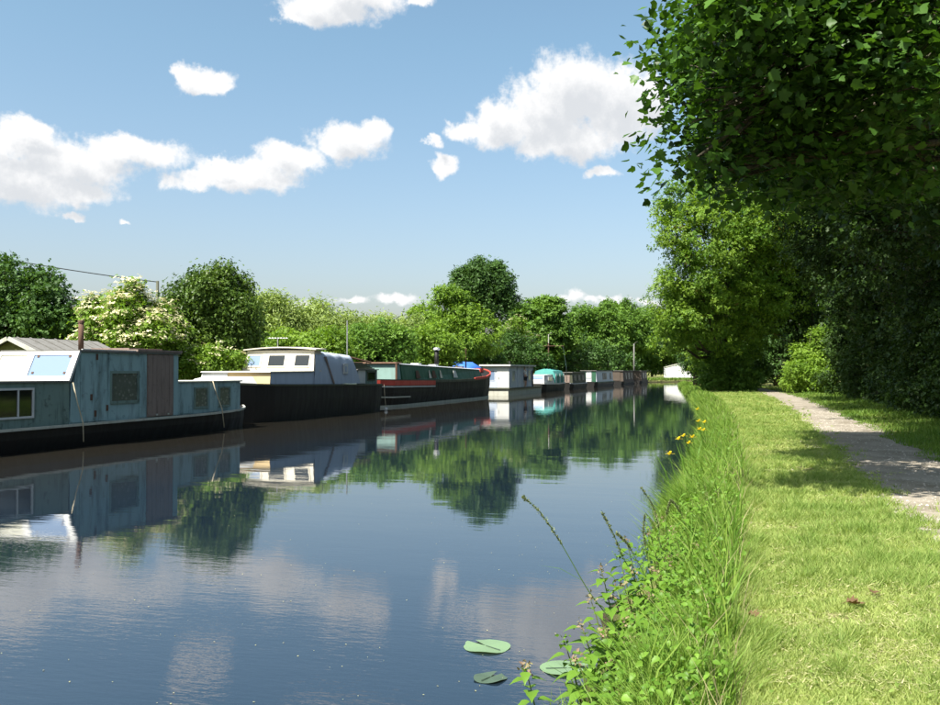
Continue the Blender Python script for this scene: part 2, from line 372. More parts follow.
# ---------------------------------------------------------------- trees
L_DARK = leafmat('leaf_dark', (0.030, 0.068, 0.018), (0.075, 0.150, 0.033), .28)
L_MID = leafmat('leaf_mid', (.050, .115, .018), (.135, .24, .036), .33)
L_BRIGHT = leafmat('leaf_bright', (0.090, 0.173, 0.021), (0.195, 0.307, 0.039), .38)
L_PALE = leafmat('leaf_pale', (.15, .215, .06), (.29, .37, .11), .33)
L_IVY = leafmat('leaf_ivy', (.035, .075, .013), (.11, .175, .03), .25, .4)
L_HAW = leafmat('leaf_hawthorn', (.062, .145, .016), (.20, .305, .042), .42)
L_RUST = leafmat('leaf_rust', (.11, .085, .02), (.19, .13, .035), .3)
L_SYC = leafmat('leaf_sycamore', (.013, .038, .007), (.078, .168, .024), .32, .42)
L_SHADE = leafmat('leaf_painted_shade', (.014, .034, .007), (.040, .078, .014), .25)  # shade over the towpath trees and hedge is darkened into this leaf colour
L_NETTLE = leafmat('leaf_nettle', (.058, .135, .014), (.155, .275, .035), .33, .45)
L_BLOSSOM = leafmat('elder_blossom', (.55, .50, .28), (.72, .68, .45), .25, .7, (1, 1, .8))

def tree(name, label, cat, loc, lobes, mat, seed, n=20000, leaf=.2, shape=SPRAY, trunk_r=.18, clump=.45, per=16, group=None, droop=0., flat=.65, trunk=True,
         hole=.35, inner=.55, blossom=None, tint=None, upbias=.55, lean=(0, 0), rough=.18, trunk_top=None, sub=3):
    """tapered trunk, limbs to each crown lobe, twigs, and clumps of single leaves with gaps between them"""
    rng = np.random.default_rng(seed)
    root = thing(name, label, cat, loc, 0, group)
    L = np.array(lobes, float)
    if L.shape[1] == 4: L = np.concatenate([L, L[:, 3:4], L[:, 3:4]], 1)
    if sub:
        ex = []
        for l in L:
            for _ in range(sub):
                v_ = rng.normal(size=3); v_[2] = abs(v_[2])*(.9 if rng.random() < .75 else -.5); v_ /= np.linalg.norm(v_); k_ = rng.uniform(.28, .55)
                ex.append([*(l[:3]+v_*l[3:6]*rng.uniform(.75, 1.08)), *(l[3:6]*k_*rng.uniform(.8, 1.2, 3))])
        L = np.concatenate([L*np.array([1, 1, 1, .9, .9, .9]), np.array(ex)])
    wt = (L[:, 3]*L[:, 4]+L[:, 4]*L[:, 5]+L[:, 3]*L[:, 5]); wt /= wt.sum()
    nc = int(n/per*2.0)
    li = rng.choice(len(L), nc, p=wt)
    d = unit(rng.normal(size=(nc, 3)))
    rr = rng.uniform(0, 1, nc)**.45*(1-inner)+inner
    bump = 1+rough*n3(d*1.0+L[li, :3]*.7, 2.6, seed+1)+.5*rough*n3(d, 6.5, seed+2)
    P = L[li, :3]+d*L[li, 3:6]*(rr*bump)[:, None]
    keep = (n3(P, 1.15/max(.5, L[:, 3].mean())*1.6, seed+3) > -1.3+hole*1.3)
    # no clump deep inside another lobe
    q = np.stack([(((P-l[:3])/l[3:6])**2).sum(1) for l in L], 1); q[np.arange(nc), li] = 9
    keep &= (q.min(1) > .30) & (P[:, 2] > .15)
    P, d, li = P[keep], d[keep], li[keep]
    P, d, li = P[:n//per], d[:n//per], li[:n//per]
    m = len(P)
    cs = clump*rng.uniform(.6, 1.3, m)
    off = rng.normal(size=(m, per, 3))*np.array([1, 1, flat])*cs[:, None, None]*.5
    if droop: off[:, :, 2] -= droop*np.abs(rng.normal(size=(m, per)))*cs[:, None]
    pos = (P[:, None]+off).reshape(-1, 3)
    out = np.repeat(d, per, 0)
    nr = unit(out*.55+np.array([0, 0, upbias])+rng.normal(size=pos.shape)*.55)
    yd = out*.6+rng.normal(size=pos.shape)*.8+np.array([0, 0, -.35-droop])
    tone = np.clip(.5+.22*np.repeat(n3(P, .9, seed+5), per)+.16*rng.normal(size=len(pos))+.19*np.repeat(rng.normal(size=m), per), 0, 1)
    sz = leaf*rng.uniform(.65, 1.3, len(pos))
    ok = pos[:, 2] > .05
    scatter('crown', shape, pos[ok], nr[ok], sz[ok], tone[ok], mat, root, rng, yd[ok])['kind'] = 'stuff'
    if tint is not None:
        mt, frac = tint; k = rng.choice(m, max(1, int(m*frac)), replace=False)
        pp = (P[k]+d[k]*.15)[:, None]+rng.normal(size=(len(k), 10, 3))*cs[k][:, None, None]*.4; pp = pp.reshape(-1, 3)
        scatter('seed_bunches', shape, pp, unit(rng.normal(size=pp.shape)+np.array([0, 0, .5])), leaf*.8*rng.uniform(.6, 1.2, len(pp)), rng.uniform(0, 1, len(pp)), mt, root, rng)['kind'] = 'stuff'
    if blossom:
        nb, bs = blossom; k = rng.choice(m, min(m, nb), replace=False)
        k = k[d[k, 2] > -.35]
        c = P[k]+d[k]*cs[k][:, None]*.6+np.array([0, 0, .08])
        pp = (c[:, None]+rng.normal(size=(len(k), 9, 3))*np.array([.42, .42, .12])*bs).reshape(-1, 3)
        scatter('blossom', SPRAY, pp, unit(np.repeat(d[k], 9, 0)*.5+np.array([0, 0, 1.])+rng.normal(size=pp.shape)*.3), bs*.6*rng.uniform(.6, 1.2, len(pp)), rng.uniform(0, 1, len(pp)), L_BLOSSOM, root, rng)['kind'] = 'stuff'
    if trunk:
        rg = random.Random(seed); mb = MB()
        top = trunk_top or float(max(L[:, 2]+L[:, 5]*.3))
        cx, cy = np.average(L[:, 0], weights=wt), np.average(L[:, 1], weights=wt)
        pts = []; rad = []
        for i in range(7):
            t = i/6; pts.append((lean[0]*t+cx*t**1.6+rg.uniform(-.1, .1)*top*.05, lean[1]*t+cy*t**1.6+rg.uniform(-.1, .1)*top*.05, -.15+t*top)); rad.append(trunk_r*(1.25 if i == 0 else 1)*(1-.8*t))
        mb.tube(pts, rad, 8)
        for k, l in enumerate(L[:len(lobes)]):
            i = max(1, min(5, int(6*min(.8, max(.2, (l[2]-l[5]*.9)/top))))); a = Vector(pts[i]); b = Vector(l[:3]); mid = (a+b)/2+Vector((rg.uniform(-.2, .2), rg.uniform(-.2, .2), -.12*(b-a).length))
            mb.tube([a, mid, b], [rad[i]*.6, rad[i]*.42, rad[i]*.16], 6)
            idx = np.where(li == k)[0][:14]
            for q_ in idx:
                e = Vector(P[q_]); s0 = mid.lerp(b, rg.uniform(.3, 1)); mb.tube([s0, s0.lerp(e, .55)+Vector((0, 0, -.06)), e], [rad[i]*.16+.008, .014, .006], 4)
        mb.build('trunk', M_BARK, root, True)
    return root

def px_lobes(base, items):
    """lobes given as (column, row, radius in px, depth) on the photograph -> metres from the tree's foot"""
    out = []
    for px, py, rp, Z in items:
        x, y = W(px, Z); out.append((x-base[0], y-base[1], H(py, Z)-base[2], rp/900*Z))
    return out
def foot(px, Z, z=.42):
    x, y = W(px, Z); return (x, y, z)

GL = 'trees along the far bank'
def far_tree(name, label, px, Z, items, mat, seed, **kw):
    b = foot(px, Z, .43); return tree(name, label, 'tree' if 'tree' in name or 'willow' in name else 'bush', b, px_lobes(b, items), mat, seed, **kw)
# --- left bank, from the left edge of the photograph to the bend
far_tree('broadleaf_tree', 'dark green spreading tree at the left edge behind the grey shed', 8, 41, [(-30,300,45,41),(8,290,33,40),(40,308,30,40),(62,322,18,40),(15,330,40,40),(-30,340,40,41),(55,340,25,41)], L_DARK, 11, n=30000, leaf=.22, group=GL, trunk_r=.2, upbias=.4)
far_tree('elder_bush', 'big elder bush full of cream blossom between shed and ivy covered tree', 122, 37, [(105,318,22,37),(128,312,22,36.5),(150,322,18,37),(100,338,20,37),(135,338,28,36),(165,340,18,37),(95,308,10,37)], L_BRIGHT, 12, n=20000, leaf=.17, blossom=(800, .30), trunk_r=.1, clump=.4, upbias=.7)
far_tree('ivy_covered_tree', 'dense dark tree smothered in ivy, tallest behind the teal boat', 208, 41, [(208,296,32,41),(190,308,30,40.5),(228,312,28,41),(176,300,14,40.5),(205,335,44,41),(238,335,20,41.5),(180,335,25,40.5),(215,278,15,41)], L_IVY, 13, n=42000, leaf=.17, trunk_r=.3, clump=.36, per=18, droop=.9, flat=1.2, hole=.12, inner=.7, rough=.13, upbias=.25)
far_tree('elder_bush', 'low flowering elder bush behind the bow of the black hulled boat', 205, 37.5, [(195,360,14,37.5),(215,364,14,37.5),(182,366,12,37.5),(230,368,12,38)], L_BRIGHT, 14, n=7000, leaf=.16, blossom=(90, .26), trunk_r=.06, clump=.35)
PW = 'pale willows behind the moored boats'
for i, (px, Z, it, lab) in enumerate([
    (262, 66, [(258,316,24,66),(272,308,16,66),(282,330,26,66),(250,340,25,66),(278,296,8,66)], 'pale green willow just right of the ivy covered tree'),
    (320, 68, [(305,322,22,68),(330,326,24,68),(318,312,12,68),(345,332,20,68),(320,345,30,68)], 'pale green willow behind the tarpaulined wheelhouse, middle of the willows'),
    (378, 70, [(370,332,20,70),(392,336,22,70),(382,324,12,70),(365,346,25,70),(400,346,20,70)], 'low pale willow behind the stern of the red and green barge')]):
    far_tree('willow', lab, px, Z, it, L_PALE, 20+i, n=16000, leaf=.34, shape=WILLOW, trunk_r=.16, clump=.7, droop=.5, group=PW, hole=.25, upbias=.4, rough=.24)
far_tree('hedge_bush', 'bright green bush right behind the blue grey wheelhouse cover', 300, 52, [(285,352,22,52),(312,354,22,52),(335,350,20,52),(260,358,16,50)], L_BRIGHT, 31, n=12000, leaf=.2, trunk_r=.08)
far_tree('hedge_bush', 'bright leafy bush behind the stern cabin of the red and green barge', 372, 56, [(355,348,20,56),(380,342,22,56),(400,350,18,56),(370,358,22,55)], L_MID, 32, n=12000, leaf=.22, trunk_r=.08)
far_tree('hedge_bush', 'rounded yellow green bush beside the black chimney of the barge', 425, 66, [(412,346,18,66),(432,344,20,66),(448,352,16,66),(420,358,20,66)], L_BRIGHT, 33, n=10000, leaf=.22, trunk_r=.08)
far_tree('broadleaf_tree', 'bright green broad tree in front of the tall dark tree', 447, 79, [(447,312,20,79),(425,322,20,79),(468,322,22,79),(440,336,28,78),(482,336,22,79),(410,335,14,79),(455,300,10,79),(465,345,24,78)], L_BRIGHT, 34, n=26000, leaf=.26, trunk_r=.2, group=GL)
far_tree('tall_tree', 'tallest dark green tree with round crown above all others on the far bank', 483, 92, [(483,285,23,92),(465,287,16,92),(500,287,16,92),(480,272,15,92),(496,274,10,92),(470,300,16,92),(490,306,20,92),(505,298,9,92),(460,276,7,92)], L_DARK, 35, n=30000, leaf=.27, trunk_r=.3, trunk_top=9, clump=.6, hole=.38, group=GL, upbias=.4, rough=.2)
far_tree('elder_bush', 'pale flowered elder bush behind the white houseboat roof', 515, 98, [(512,330,12,98),(522,342,14,98),(505,348,14,98),(520,324,6,98)], L_BRIGHT, 36, n=7000, leaf=.22, blossom=(130, .36), trunk_r=.1)
far_tree('broadleaf_tree', 'round topped mid green tree behind the red mast', 538, 110, [(535,315,18,110),(552,322,18,110),(520,318,14,110),(540,340,28,110),(560,338,14,110),(545,306,9,110)], L_MID, 37, n=24000, leaf=.42, trunk_r=.22, group=GL)
far_tree('broadleaf_tree', 'mid green tree behind the green and white narrowboat', 585, 140, [(582,320,17,140),(598,328,18,140),(570,332,14,140),(588,345,24,140),(605,316,10,140)], L_MID, 38, n=20000, leaf=.42, trunk_r=.22, clump=.75, group=GL)
far_tree('broadleaf_tree', 'light green bushy tree behind the brown cabin boat', 622, 175, [(615,318,15,175),(632,322,17,175),(622,340,26,175),(642,338,16,175),(628,309,8,175)], L_MID, 39, n=20000, leaf=.5, trunk_r=.24, clump=.95, group=GL)
far_tree('willow', 'drooping tree at the bend above the grassy landing', 652, 235, [(648,322,16,235),(662,328,18,235),(655,348,22,235),(676,340,14,235),(638,345,15,235)], L_MID, 40, n=16000, leaf=.6, trunk_r=.3, clump=.9, droop=.4)
DK = 'dark bushes under the far trees'
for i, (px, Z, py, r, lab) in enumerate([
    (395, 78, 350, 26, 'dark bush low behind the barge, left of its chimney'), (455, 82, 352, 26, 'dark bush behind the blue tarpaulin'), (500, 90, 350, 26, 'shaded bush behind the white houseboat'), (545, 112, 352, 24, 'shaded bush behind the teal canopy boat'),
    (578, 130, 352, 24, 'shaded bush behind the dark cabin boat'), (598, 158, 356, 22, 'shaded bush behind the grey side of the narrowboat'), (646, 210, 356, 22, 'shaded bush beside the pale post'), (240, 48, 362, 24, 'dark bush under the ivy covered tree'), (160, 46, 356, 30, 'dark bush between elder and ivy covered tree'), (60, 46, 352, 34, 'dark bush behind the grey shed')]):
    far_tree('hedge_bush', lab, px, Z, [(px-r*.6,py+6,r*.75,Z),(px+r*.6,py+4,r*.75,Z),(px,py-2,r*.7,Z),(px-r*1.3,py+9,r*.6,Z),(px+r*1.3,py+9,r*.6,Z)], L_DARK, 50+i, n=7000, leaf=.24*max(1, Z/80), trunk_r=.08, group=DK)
# --- right bank
far_tree('hawthorn_tree', 'sunlit hawthorn overhanging the water where the towpath enters the shade', 722, 70,
    [(735,208,38,64),(704,238,36,62),(765,228,46,66),(700,285,38,63),(738,280,45,66),(775,285,45,68),(684,318,26,64),(715,325,34,66),(672,338,18,66),(750,320,30,68),(712,200,18,63),(760,190,25,65),(790,255,30,67),(685,262,20,63),(705,352,20,70),(742,345,24,72),(668,310,20,64),(672,280,16,63),(800,240,36,70),(806,285,34,71),(812,205,30,70),(720,350,20,74),(668,235,14,62),(690,215,24,63),(678,200,18,63),(705,195,24,64),(742,225,30,63),(770,215,30,64),(725,185,30,66)],
    L_HAW, 61, n=100000, leaf=.22, trunk_r=.28, clump=.46, per=18, tint=(L_RUST, .012), hole=.52, rough=.3, upbias=.5)
RT = 'trees along the towpath hedge'
def near_tree(name, label, x, y, lobes, mat, seed, **kw):
    return tree(name, label, 'tree', (x, y, .42), lobes, mat, seed, **kw)
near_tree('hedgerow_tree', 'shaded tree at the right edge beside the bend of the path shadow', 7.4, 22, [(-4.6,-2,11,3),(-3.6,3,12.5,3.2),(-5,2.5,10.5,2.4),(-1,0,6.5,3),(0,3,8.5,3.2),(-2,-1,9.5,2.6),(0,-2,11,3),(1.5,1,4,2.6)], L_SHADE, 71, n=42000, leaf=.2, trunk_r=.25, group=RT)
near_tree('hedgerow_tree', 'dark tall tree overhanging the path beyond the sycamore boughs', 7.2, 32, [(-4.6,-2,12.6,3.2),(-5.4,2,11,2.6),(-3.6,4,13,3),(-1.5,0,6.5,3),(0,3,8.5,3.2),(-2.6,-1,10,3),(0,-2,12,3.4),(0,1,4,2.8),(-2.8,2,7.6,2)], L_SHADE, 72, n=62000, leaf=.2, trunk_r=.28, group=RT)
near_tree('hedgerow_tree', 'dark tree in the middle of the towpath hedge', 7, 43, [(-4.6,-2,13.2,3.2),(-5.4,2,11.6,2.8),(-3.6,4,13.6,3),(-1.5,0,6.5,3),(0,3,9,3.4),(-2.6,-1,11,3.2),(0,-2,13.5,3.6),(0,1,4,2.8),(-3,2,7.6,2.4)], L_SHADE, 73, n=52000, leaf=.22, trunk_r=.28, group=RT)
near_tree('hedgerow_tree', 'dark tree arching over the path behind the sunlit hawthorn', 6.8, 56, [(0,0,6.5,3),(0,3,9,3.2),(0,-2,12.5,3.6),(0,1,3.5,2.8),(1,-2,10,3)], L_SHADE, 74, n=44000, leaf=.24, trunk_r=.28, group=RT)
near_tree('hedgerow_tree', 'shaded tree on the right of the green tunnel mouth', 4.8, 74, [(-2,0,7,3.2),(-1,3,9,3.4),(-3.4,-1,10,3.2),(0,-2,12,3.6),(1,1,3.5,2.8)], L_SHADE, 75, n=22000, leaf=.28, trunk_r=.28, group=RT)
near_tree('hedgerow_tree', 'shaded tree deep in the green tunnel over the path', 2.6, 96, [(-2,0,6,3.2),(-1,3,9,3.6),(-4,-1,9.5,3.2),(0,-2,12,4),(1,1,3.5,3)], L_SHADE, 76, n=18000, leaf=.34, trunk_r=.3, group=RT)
near_tree('bankside_tree', 'dark leaning tree between water and path beside the white bridge', -5.2, 92, [(0,0,3.2,2.2),(-1,2,6,3),(1,1,8,3.4),(2,-2,5,2.4)], L_DARK, 77, n=20000, leaf=.3, trunk_r=.25)
near_tree('bankside_tree', 'tree on the right bank just before the white bridge, overhanging the arch', -4.2, 122, [(0,0,4,2.6),(-1.5,2,7,3.4),(1,1,10,4),(3,-2,6,3)], L_MID, 78, n=16000, leaf=.4, trunk_r=.3)
near_tree('bankside_tree', 'round tree rising directly behind the white bridge', -14, 192, [(0,0,7,5),(-5,2,5,4),(5,1,9,5),(3,-2,4,4)], L_MID, 79, n=14000, leaf=.6, trunk_r=.35, clump=1.)
near_tree('bankside_tree', 'trees closing the view far behind the bend, left of the bridge', -26, 185, [(0,0,6,5),(-6,2,5,4),(6,1,6,4),(3,-2,3,3)], L_MID, 80, n=14000, leaf=.6, trunk_r=.35, clump=1.)
HG = 'hedge bushes along the towpath'
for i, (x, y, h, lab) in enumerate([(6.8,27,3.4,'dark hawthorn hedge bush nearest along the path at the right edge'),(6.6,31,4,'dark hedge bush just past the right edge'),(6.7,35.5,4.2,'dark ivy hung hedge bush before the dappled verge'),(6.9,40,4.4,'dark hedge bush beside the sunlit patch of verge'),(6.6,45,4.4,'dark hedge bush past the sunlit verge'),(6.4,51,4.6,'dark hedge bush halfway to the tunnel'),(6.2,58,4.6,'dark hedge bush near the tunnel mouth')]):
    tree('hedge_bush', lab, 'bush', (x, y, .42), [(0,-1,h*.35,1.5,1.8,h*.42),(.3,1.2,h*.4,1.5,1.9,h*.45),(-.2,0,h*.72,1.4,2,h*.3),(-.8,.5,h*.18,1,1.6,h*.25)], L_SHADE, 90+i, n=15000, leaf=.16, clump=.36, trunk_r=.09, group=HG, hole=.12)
tree('sunlit_bush', 'bright green sunlit bush standing beside the tunnel mouth', 'bush', (3.6, 66, .42), [(0,0,1.4,1.3),(.8,1,2.4,1.3),(-.4,.6,.9,1.0),(.9,-.8,1,1.1),(1.1,.6,3.6,1)], L_BRIGHT, 101, n=12000, leaf=.2, trunk_r=.06, clump=.4)
tree('bank_shrub', 'bushy undergrowth wrapped round the foot of the sunlit hawthorn', 'bush', (-2.9, 70.6, .42), [(.3,0,.9,1.1),(1.5,.3,.9,1.2),(.9,.5,2.3,1.1),(2.8,1,.8,1)], L_MID, 104, n=11000, leaf=.22, trunk_r=.06)
tree('ivy_column', 'narrow leafy column of ivy on a trunk right of the white bridge', 'tree', (-2.2, 84, .42), [(0,0,1.2,.7,.7,1.2),(.1,0,3,.65,.65,1.3),(0,0,4.6,.8,.8,1.2)], L_BRIGHT, 102, n=7000, leaf=.22, trunk_r=.16, clump=.4)
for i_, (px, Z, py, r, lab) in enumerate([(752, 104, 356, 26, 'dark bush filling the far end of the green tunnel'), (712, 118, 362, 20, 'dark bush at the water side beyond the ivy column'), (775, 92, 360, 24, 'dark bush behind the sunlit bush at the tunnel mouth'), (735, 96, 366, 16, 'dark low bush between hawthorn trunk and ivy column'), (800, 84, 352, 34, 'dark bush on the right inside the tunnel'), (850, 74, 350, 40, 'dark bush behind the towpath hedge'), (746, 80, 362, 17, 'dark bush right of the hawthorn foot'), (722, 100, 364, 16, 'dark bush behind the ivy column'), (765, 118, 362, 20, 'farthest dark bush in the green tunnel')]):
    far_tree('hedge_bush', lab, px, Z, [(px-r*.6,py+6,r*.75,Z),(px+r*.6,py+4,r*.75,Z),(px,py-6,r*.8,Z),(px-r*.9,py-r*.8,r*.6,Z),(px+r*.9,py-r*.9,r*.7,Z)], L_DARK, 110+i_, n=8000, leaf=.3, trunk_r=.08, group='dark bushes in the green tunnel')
tree('bank_shrub', 'low dark shrub between the green tunnel and the ivy column', 'bush', (-.9, 79, .42), [(0,0,1.2,1.3),(-.3,1,2.6,1.2),(.9,1.2,3.4,1.3),(-1,.4,.8,.9)], L_DARK, 103, n=9000, leaf=.24, trunk_r=.07)

# the sycamore whose boughs hang over the towpath; its foot is outside the picture on the right
def sycamore():
    base = (6.2, 13.5, .42); rng = np.random.default_rng(7); rg = random.Random(7)
    root = thing('sycamore', 'near sycamore with large lobed leaves overhanging path and water at top right', 'tree', base)
    lob = [(702,40,26,10),(706,110,30,10),(694,160,20,10),(724,170,28,10.5),(744,176,26,11),(789,180,26,11.5),(810,185,22,12),(734,25,50,9.5),(754,95,62,10),(724,140,42,10.5),(790,60,75,10),(860,40,80,9.5),(930,90,70,9.5),(820,140,60,10.5),(744,0,60,9),(880,-40,80,9.5),(714,75,38,11),(780,-60,90,10),(900,160,55,11),
           (720,60,60,13),(790,110,60,14),(850,120,65,15),(740,150,40,14),(890,60,80,13),(800,20,80,13),(760,150,40,17),(830,165,45,18),(900,150,60,17),(720,-70,60,11),(850,-130,100,12),(960,0,80,10),(785,85,58,16),(752,112,42,18),(830,80,60,17),(735,50,45,15),(800,-160,120,15),(900,-120,120,18),(760,-60,80,16)]
    L = np.array(px_lobes(base, lob)); wt = L[:, 3]**2; wt /= wt.sum()
    nc = 6200; li = rng.choice(len(L), nc, p=wt); d = unit(rng.normal(size=(nc, 3))); rr = rng.uniform(.35, 1.05, nc)
    P = L[li, :3]+d*(L[li, 3]*rr)[:, None]*np.array([1, 1, .8]); keep = n3(P, 1.5, 5) > -.6; P, li, d = P[keep], li[keep], d[keep]
    # wispy twigs reaching out over the water on the left
    wx = []
    for px, py, Z in [(640,38,9.5),(648,58,9.5),(662,30,9.6),(640,150,9.8),(646,165,9.6),(655,172,9.7),(662,188,9.8),(660,110,9.9),(655,140,9.7),(644,134,9.9),(660,95,9.7),(655,20,9.5),(662,70,9.6),(664,190,10),(690,190,10),(672,200,10.2),(705,204,10.3),(722,208,10.5),(742,206,10.6),(765,210,10.8),(790,212,11),(815,216,11.2),(700,196,10.2),(733,200,10.6),(780,204,11),(842,214,11.4),(868,218,11.6)]:
        x, y = W(px, Z); wx.append((x-base[0], y-base[1], H(py, Z)-base[2]))
    P = np.concatenate([P, np.array(wx)]); d = np.concatenate([d, np.tile([-.8, -.2, -.2], (len(wx), 1))]); li = np.concatenate([li, np.full(len(wx), 1)])
    per = np.array([9]*(len(P)-len(wx))+[6]*len(wx)); rep = np.repeat(np.arange(len(P)), per)
    pos = P[rep]+rng.normal(size=(len(rep), 3))*np.array([.26, .26, .13]); w_ = rep >= len(P)-len(wx)
    pos[w_] = P[rep[w_]]+rng.normal(size=(w_.sum(), 3))*np.array([.10, .10, .08])
    nr = unit(np.array([0, 0, 1.])+d[rep]*.35+rng.normal(size=pos.shape)*.55); yd = unit(d[rep]*.7+rng.normal(size=pos.shape)*.8+np.array([0, 0, -.45]))
    sz = .065+.085*rng.uniform(0, 1, len(pos))**1.4; tone = np.clip(.45+.3*rng.normal(size=len(pos)), 0, 1)
    # the leaves that show largest are leaf objects of their own
    wp = pos+np.array(base); f = np.array([-math.sin(YAW), math.cos(YAW), 0]); r = np.array([math.cos(YAW), math.sin(YAW), 0])
    Z = wp@f; u = (wp@r)/Z*900+470; v = 371.5-(wp[:, 2]-CAM_H)/Z*900
    inside = (u > 610) & (u < 945) & (v > -5) & (v < 215); score = np.where(inside, sz/Z*np.abs((nr*unit(wp-np.array([0, 0, CAM_H]))).sum(1)), 0)
    big = np.argsort(-score)[:290]; m = np.ones(len(pos), bool); m[big] = False
    scatter('foliage', MAPLE_FAR, pos[m], nr[m], sz[m], tone[m], L_SYC, root, rng, yd[m])['kind'] = 'stuff'
    far_l = np.array([k for k, l_ in enumerate(lob) if l_[3] >= 12]); wf = wt[far_l]/wt[far_l].sum(); lf = rng.choice(far_l, 4600, p=wf); df = unit(rng.normal(size=(4600, 3)))
    pf = (L[lf, :3]+df*(L[lf, 3]*rng.uniform(.2, 1.0, 4600))[:, None])[:, None]+rng.normal(size=(4600, 10, 3))*np.array([.3, .3, .16]); pf = pf.reshape(-1, 3)
    scatter('inner_foliage', LEAF, pf, unit(np.array([0, 0, 1.])+rng.normal(size=pf.shape)*.5), rng.uniform(.13, .22, len(pf)), np.clip(rng.normal(.4, .25, len(pf)), 0, 1), L_SYC, root, rng)['kind'] = 'stuff'
    me = None
    for i in big:
        if me is None:
            o = np_mesh('leaf', MAPLE[0], MAPLE[1], L_SYC, root, np.full(len(MAPLE[0]), .5)); me = o.data
        else: o = link(bpy.data.objects.new('leaf', me), root)
        n_ = Vector(nr[i]); y_ = Vector(yd[i]); y_ = (y_-n_*y_.dot(n_)).normalized(); x_ = y_.cross(n_)
        mt = Matrix((x_, y_, n_)).transposed().to_4x4()*1.0
        o.matrix_local = Matrix.Translation(Vector(pos[i])) @ mt @ Matrix.Scale(sz[i], 4)
    tb = MB(); tp = [(0, 0, -.2), (-.05, .05, 1.5), (-.15, 0, 3.2), (-.2, .1, 5), (0, .3, 7.5), (.1, .2, 10)]; tr = [.36, .29, .26, .22, .15, .06]
    tb.tube(tp, tr, 10); tb.build('trunk', M_BARK, root, True)
    for k, l in enumerate(L):
        i = 2+(k % 3); a = Vector(tp[i]); b = Vector(l[:3]); mid = (a+b)/2+Vector((0, 0, .12*(b-a).length)); bb = MB()
        bb.tube([a, mid, b], [.09, .055, .02], 6)
        for q in np.where(li == k)[0][:9]:
            e = Vector(P[q]); s0 = mid.lerp(b, rg.uniform(.4, 1)); bb.tube([s0, s0.lerp(e, .5)+Vector((0, 0, .05)), e], [.016, .009, .004], 4)
        bb.build('branch', M_BARK, root, True)
sycamore()

# ---------------------------------------------------------------- boats (local y runs along the canal away from the camera, x towards the towpath)
BLACK = paint('hull_black', (.006, .0055, .005), .55, .3, (.03, .022, .014), 1.0, 0)
TEAL = paint('teal_paint', (.25, .375, .39), .55, .8, (.022, .026, .018), .9, .35)
TEAL_D = paint('teal_dark', (.155, .225, .20), .6, .9, (.02, .022, .016))
WHITE = paint('white_paint', (.52, .52, .51), .45, .25, (.25, .20, .13))
CREAM = paint('cream_paint', (.48, .35, .17), .5, .2, (.30, .22, .12))
CREAM2 = paint('cream_white', (.52, .485, .41), .5, .2, (.30, .24, .15))
GREYBLUE = paint('tarpaulin_grey', (.38, .43, .52), .7, .25, (.10, .11, .12), .8, .3)
BROWN = paint('brown_wood', (.22, .165, .14), .8, .5, (.03, .022, .018), 1.5)
ROOF = paint('roof_grey', (.16, .155, .145), .8, .6, (.06, .055, .04))
RED = paint('red_paint', (.50, .06, .04), .5, .3, (.08, .02, .015))
DBROWN = paint('dark_brown_wood', (.085, .065, .05), .8, .5, (.03, .022, .018), 1.5)
GREEN = paint('green_paint', (.022, .095, .05), .5, .3, (.02, .03, .02))
OLIVE = paint('olive_dark', (.06, .065, .04), .6, .4, (.02, .018, .012))
PTEAL = paint('pale_teal', (.17, .27, .245), .5, .3, (.08, .08, .06))
RUST = paint('rust', (.10, .055, .035), .85, .5, (.05, .03, .02), 3)
BLUE = paint('blue_tarpaulin', (.03, .13, .48), .55, .2, (.03, .06, .16))
TURQ = paint('turquoise_canvas', (.07, .30, .27), .65, .25, (.05, .18, .17))
PALE = paint('pale_hull', (.42, .42, .36), .6, .5, (.12, .10, .06))
LGREY = paint('light_grey', (.50, .53, .58), .55, .4, (.10, .10, .09))
MOSS = simple('moss_felt', (.13, .13, .045), .9, .1)
ROPE = simple('rope', (.42, .37, .27), .9, .1)
STEEL = simple('galvanised', (.45, .45, .44), .4, .5, .7)
def m_glass(name, col, rough=.06):
    t = NT(name); p = t.bsdf(col, rough, .8); return t.done(p.outputs[0])
GLASSD = m_glass('dull_glass', (.012, .013, .013), .5); GLASS = m_glass('dark_glass', (.010, .011, .012)); GLASSB = m_glass('sky_glass', (.16, .22, .33), .12); FROST = paint('white_blind', (.46, .45, .36), .35, .12, (.4, .36, .28))
def m_net():
    t = NT('net_curtain'); v = t.n('ShaderNodeTexVoronoi'); v.inputs['Scale'].default_value = 9; v.inputs['Randomness'].default_value = 1; t.l(t.coord(), v.inputs['Vector']); n = t.noise(t.coord(), 5, 6, .7)
    c = t.mix(t.mapr(v.outputs['Distance'], .1, .5), (.24, .25, .22), (.09, .10, .09)); c = t.mix(t.mapr(n.outputs['Fac'], .45, .6, 0, .7), c, (.07, .085, .07))
    return t.done(t.bsdf(c, .25, .5).outputs[0])
NET = m_net()

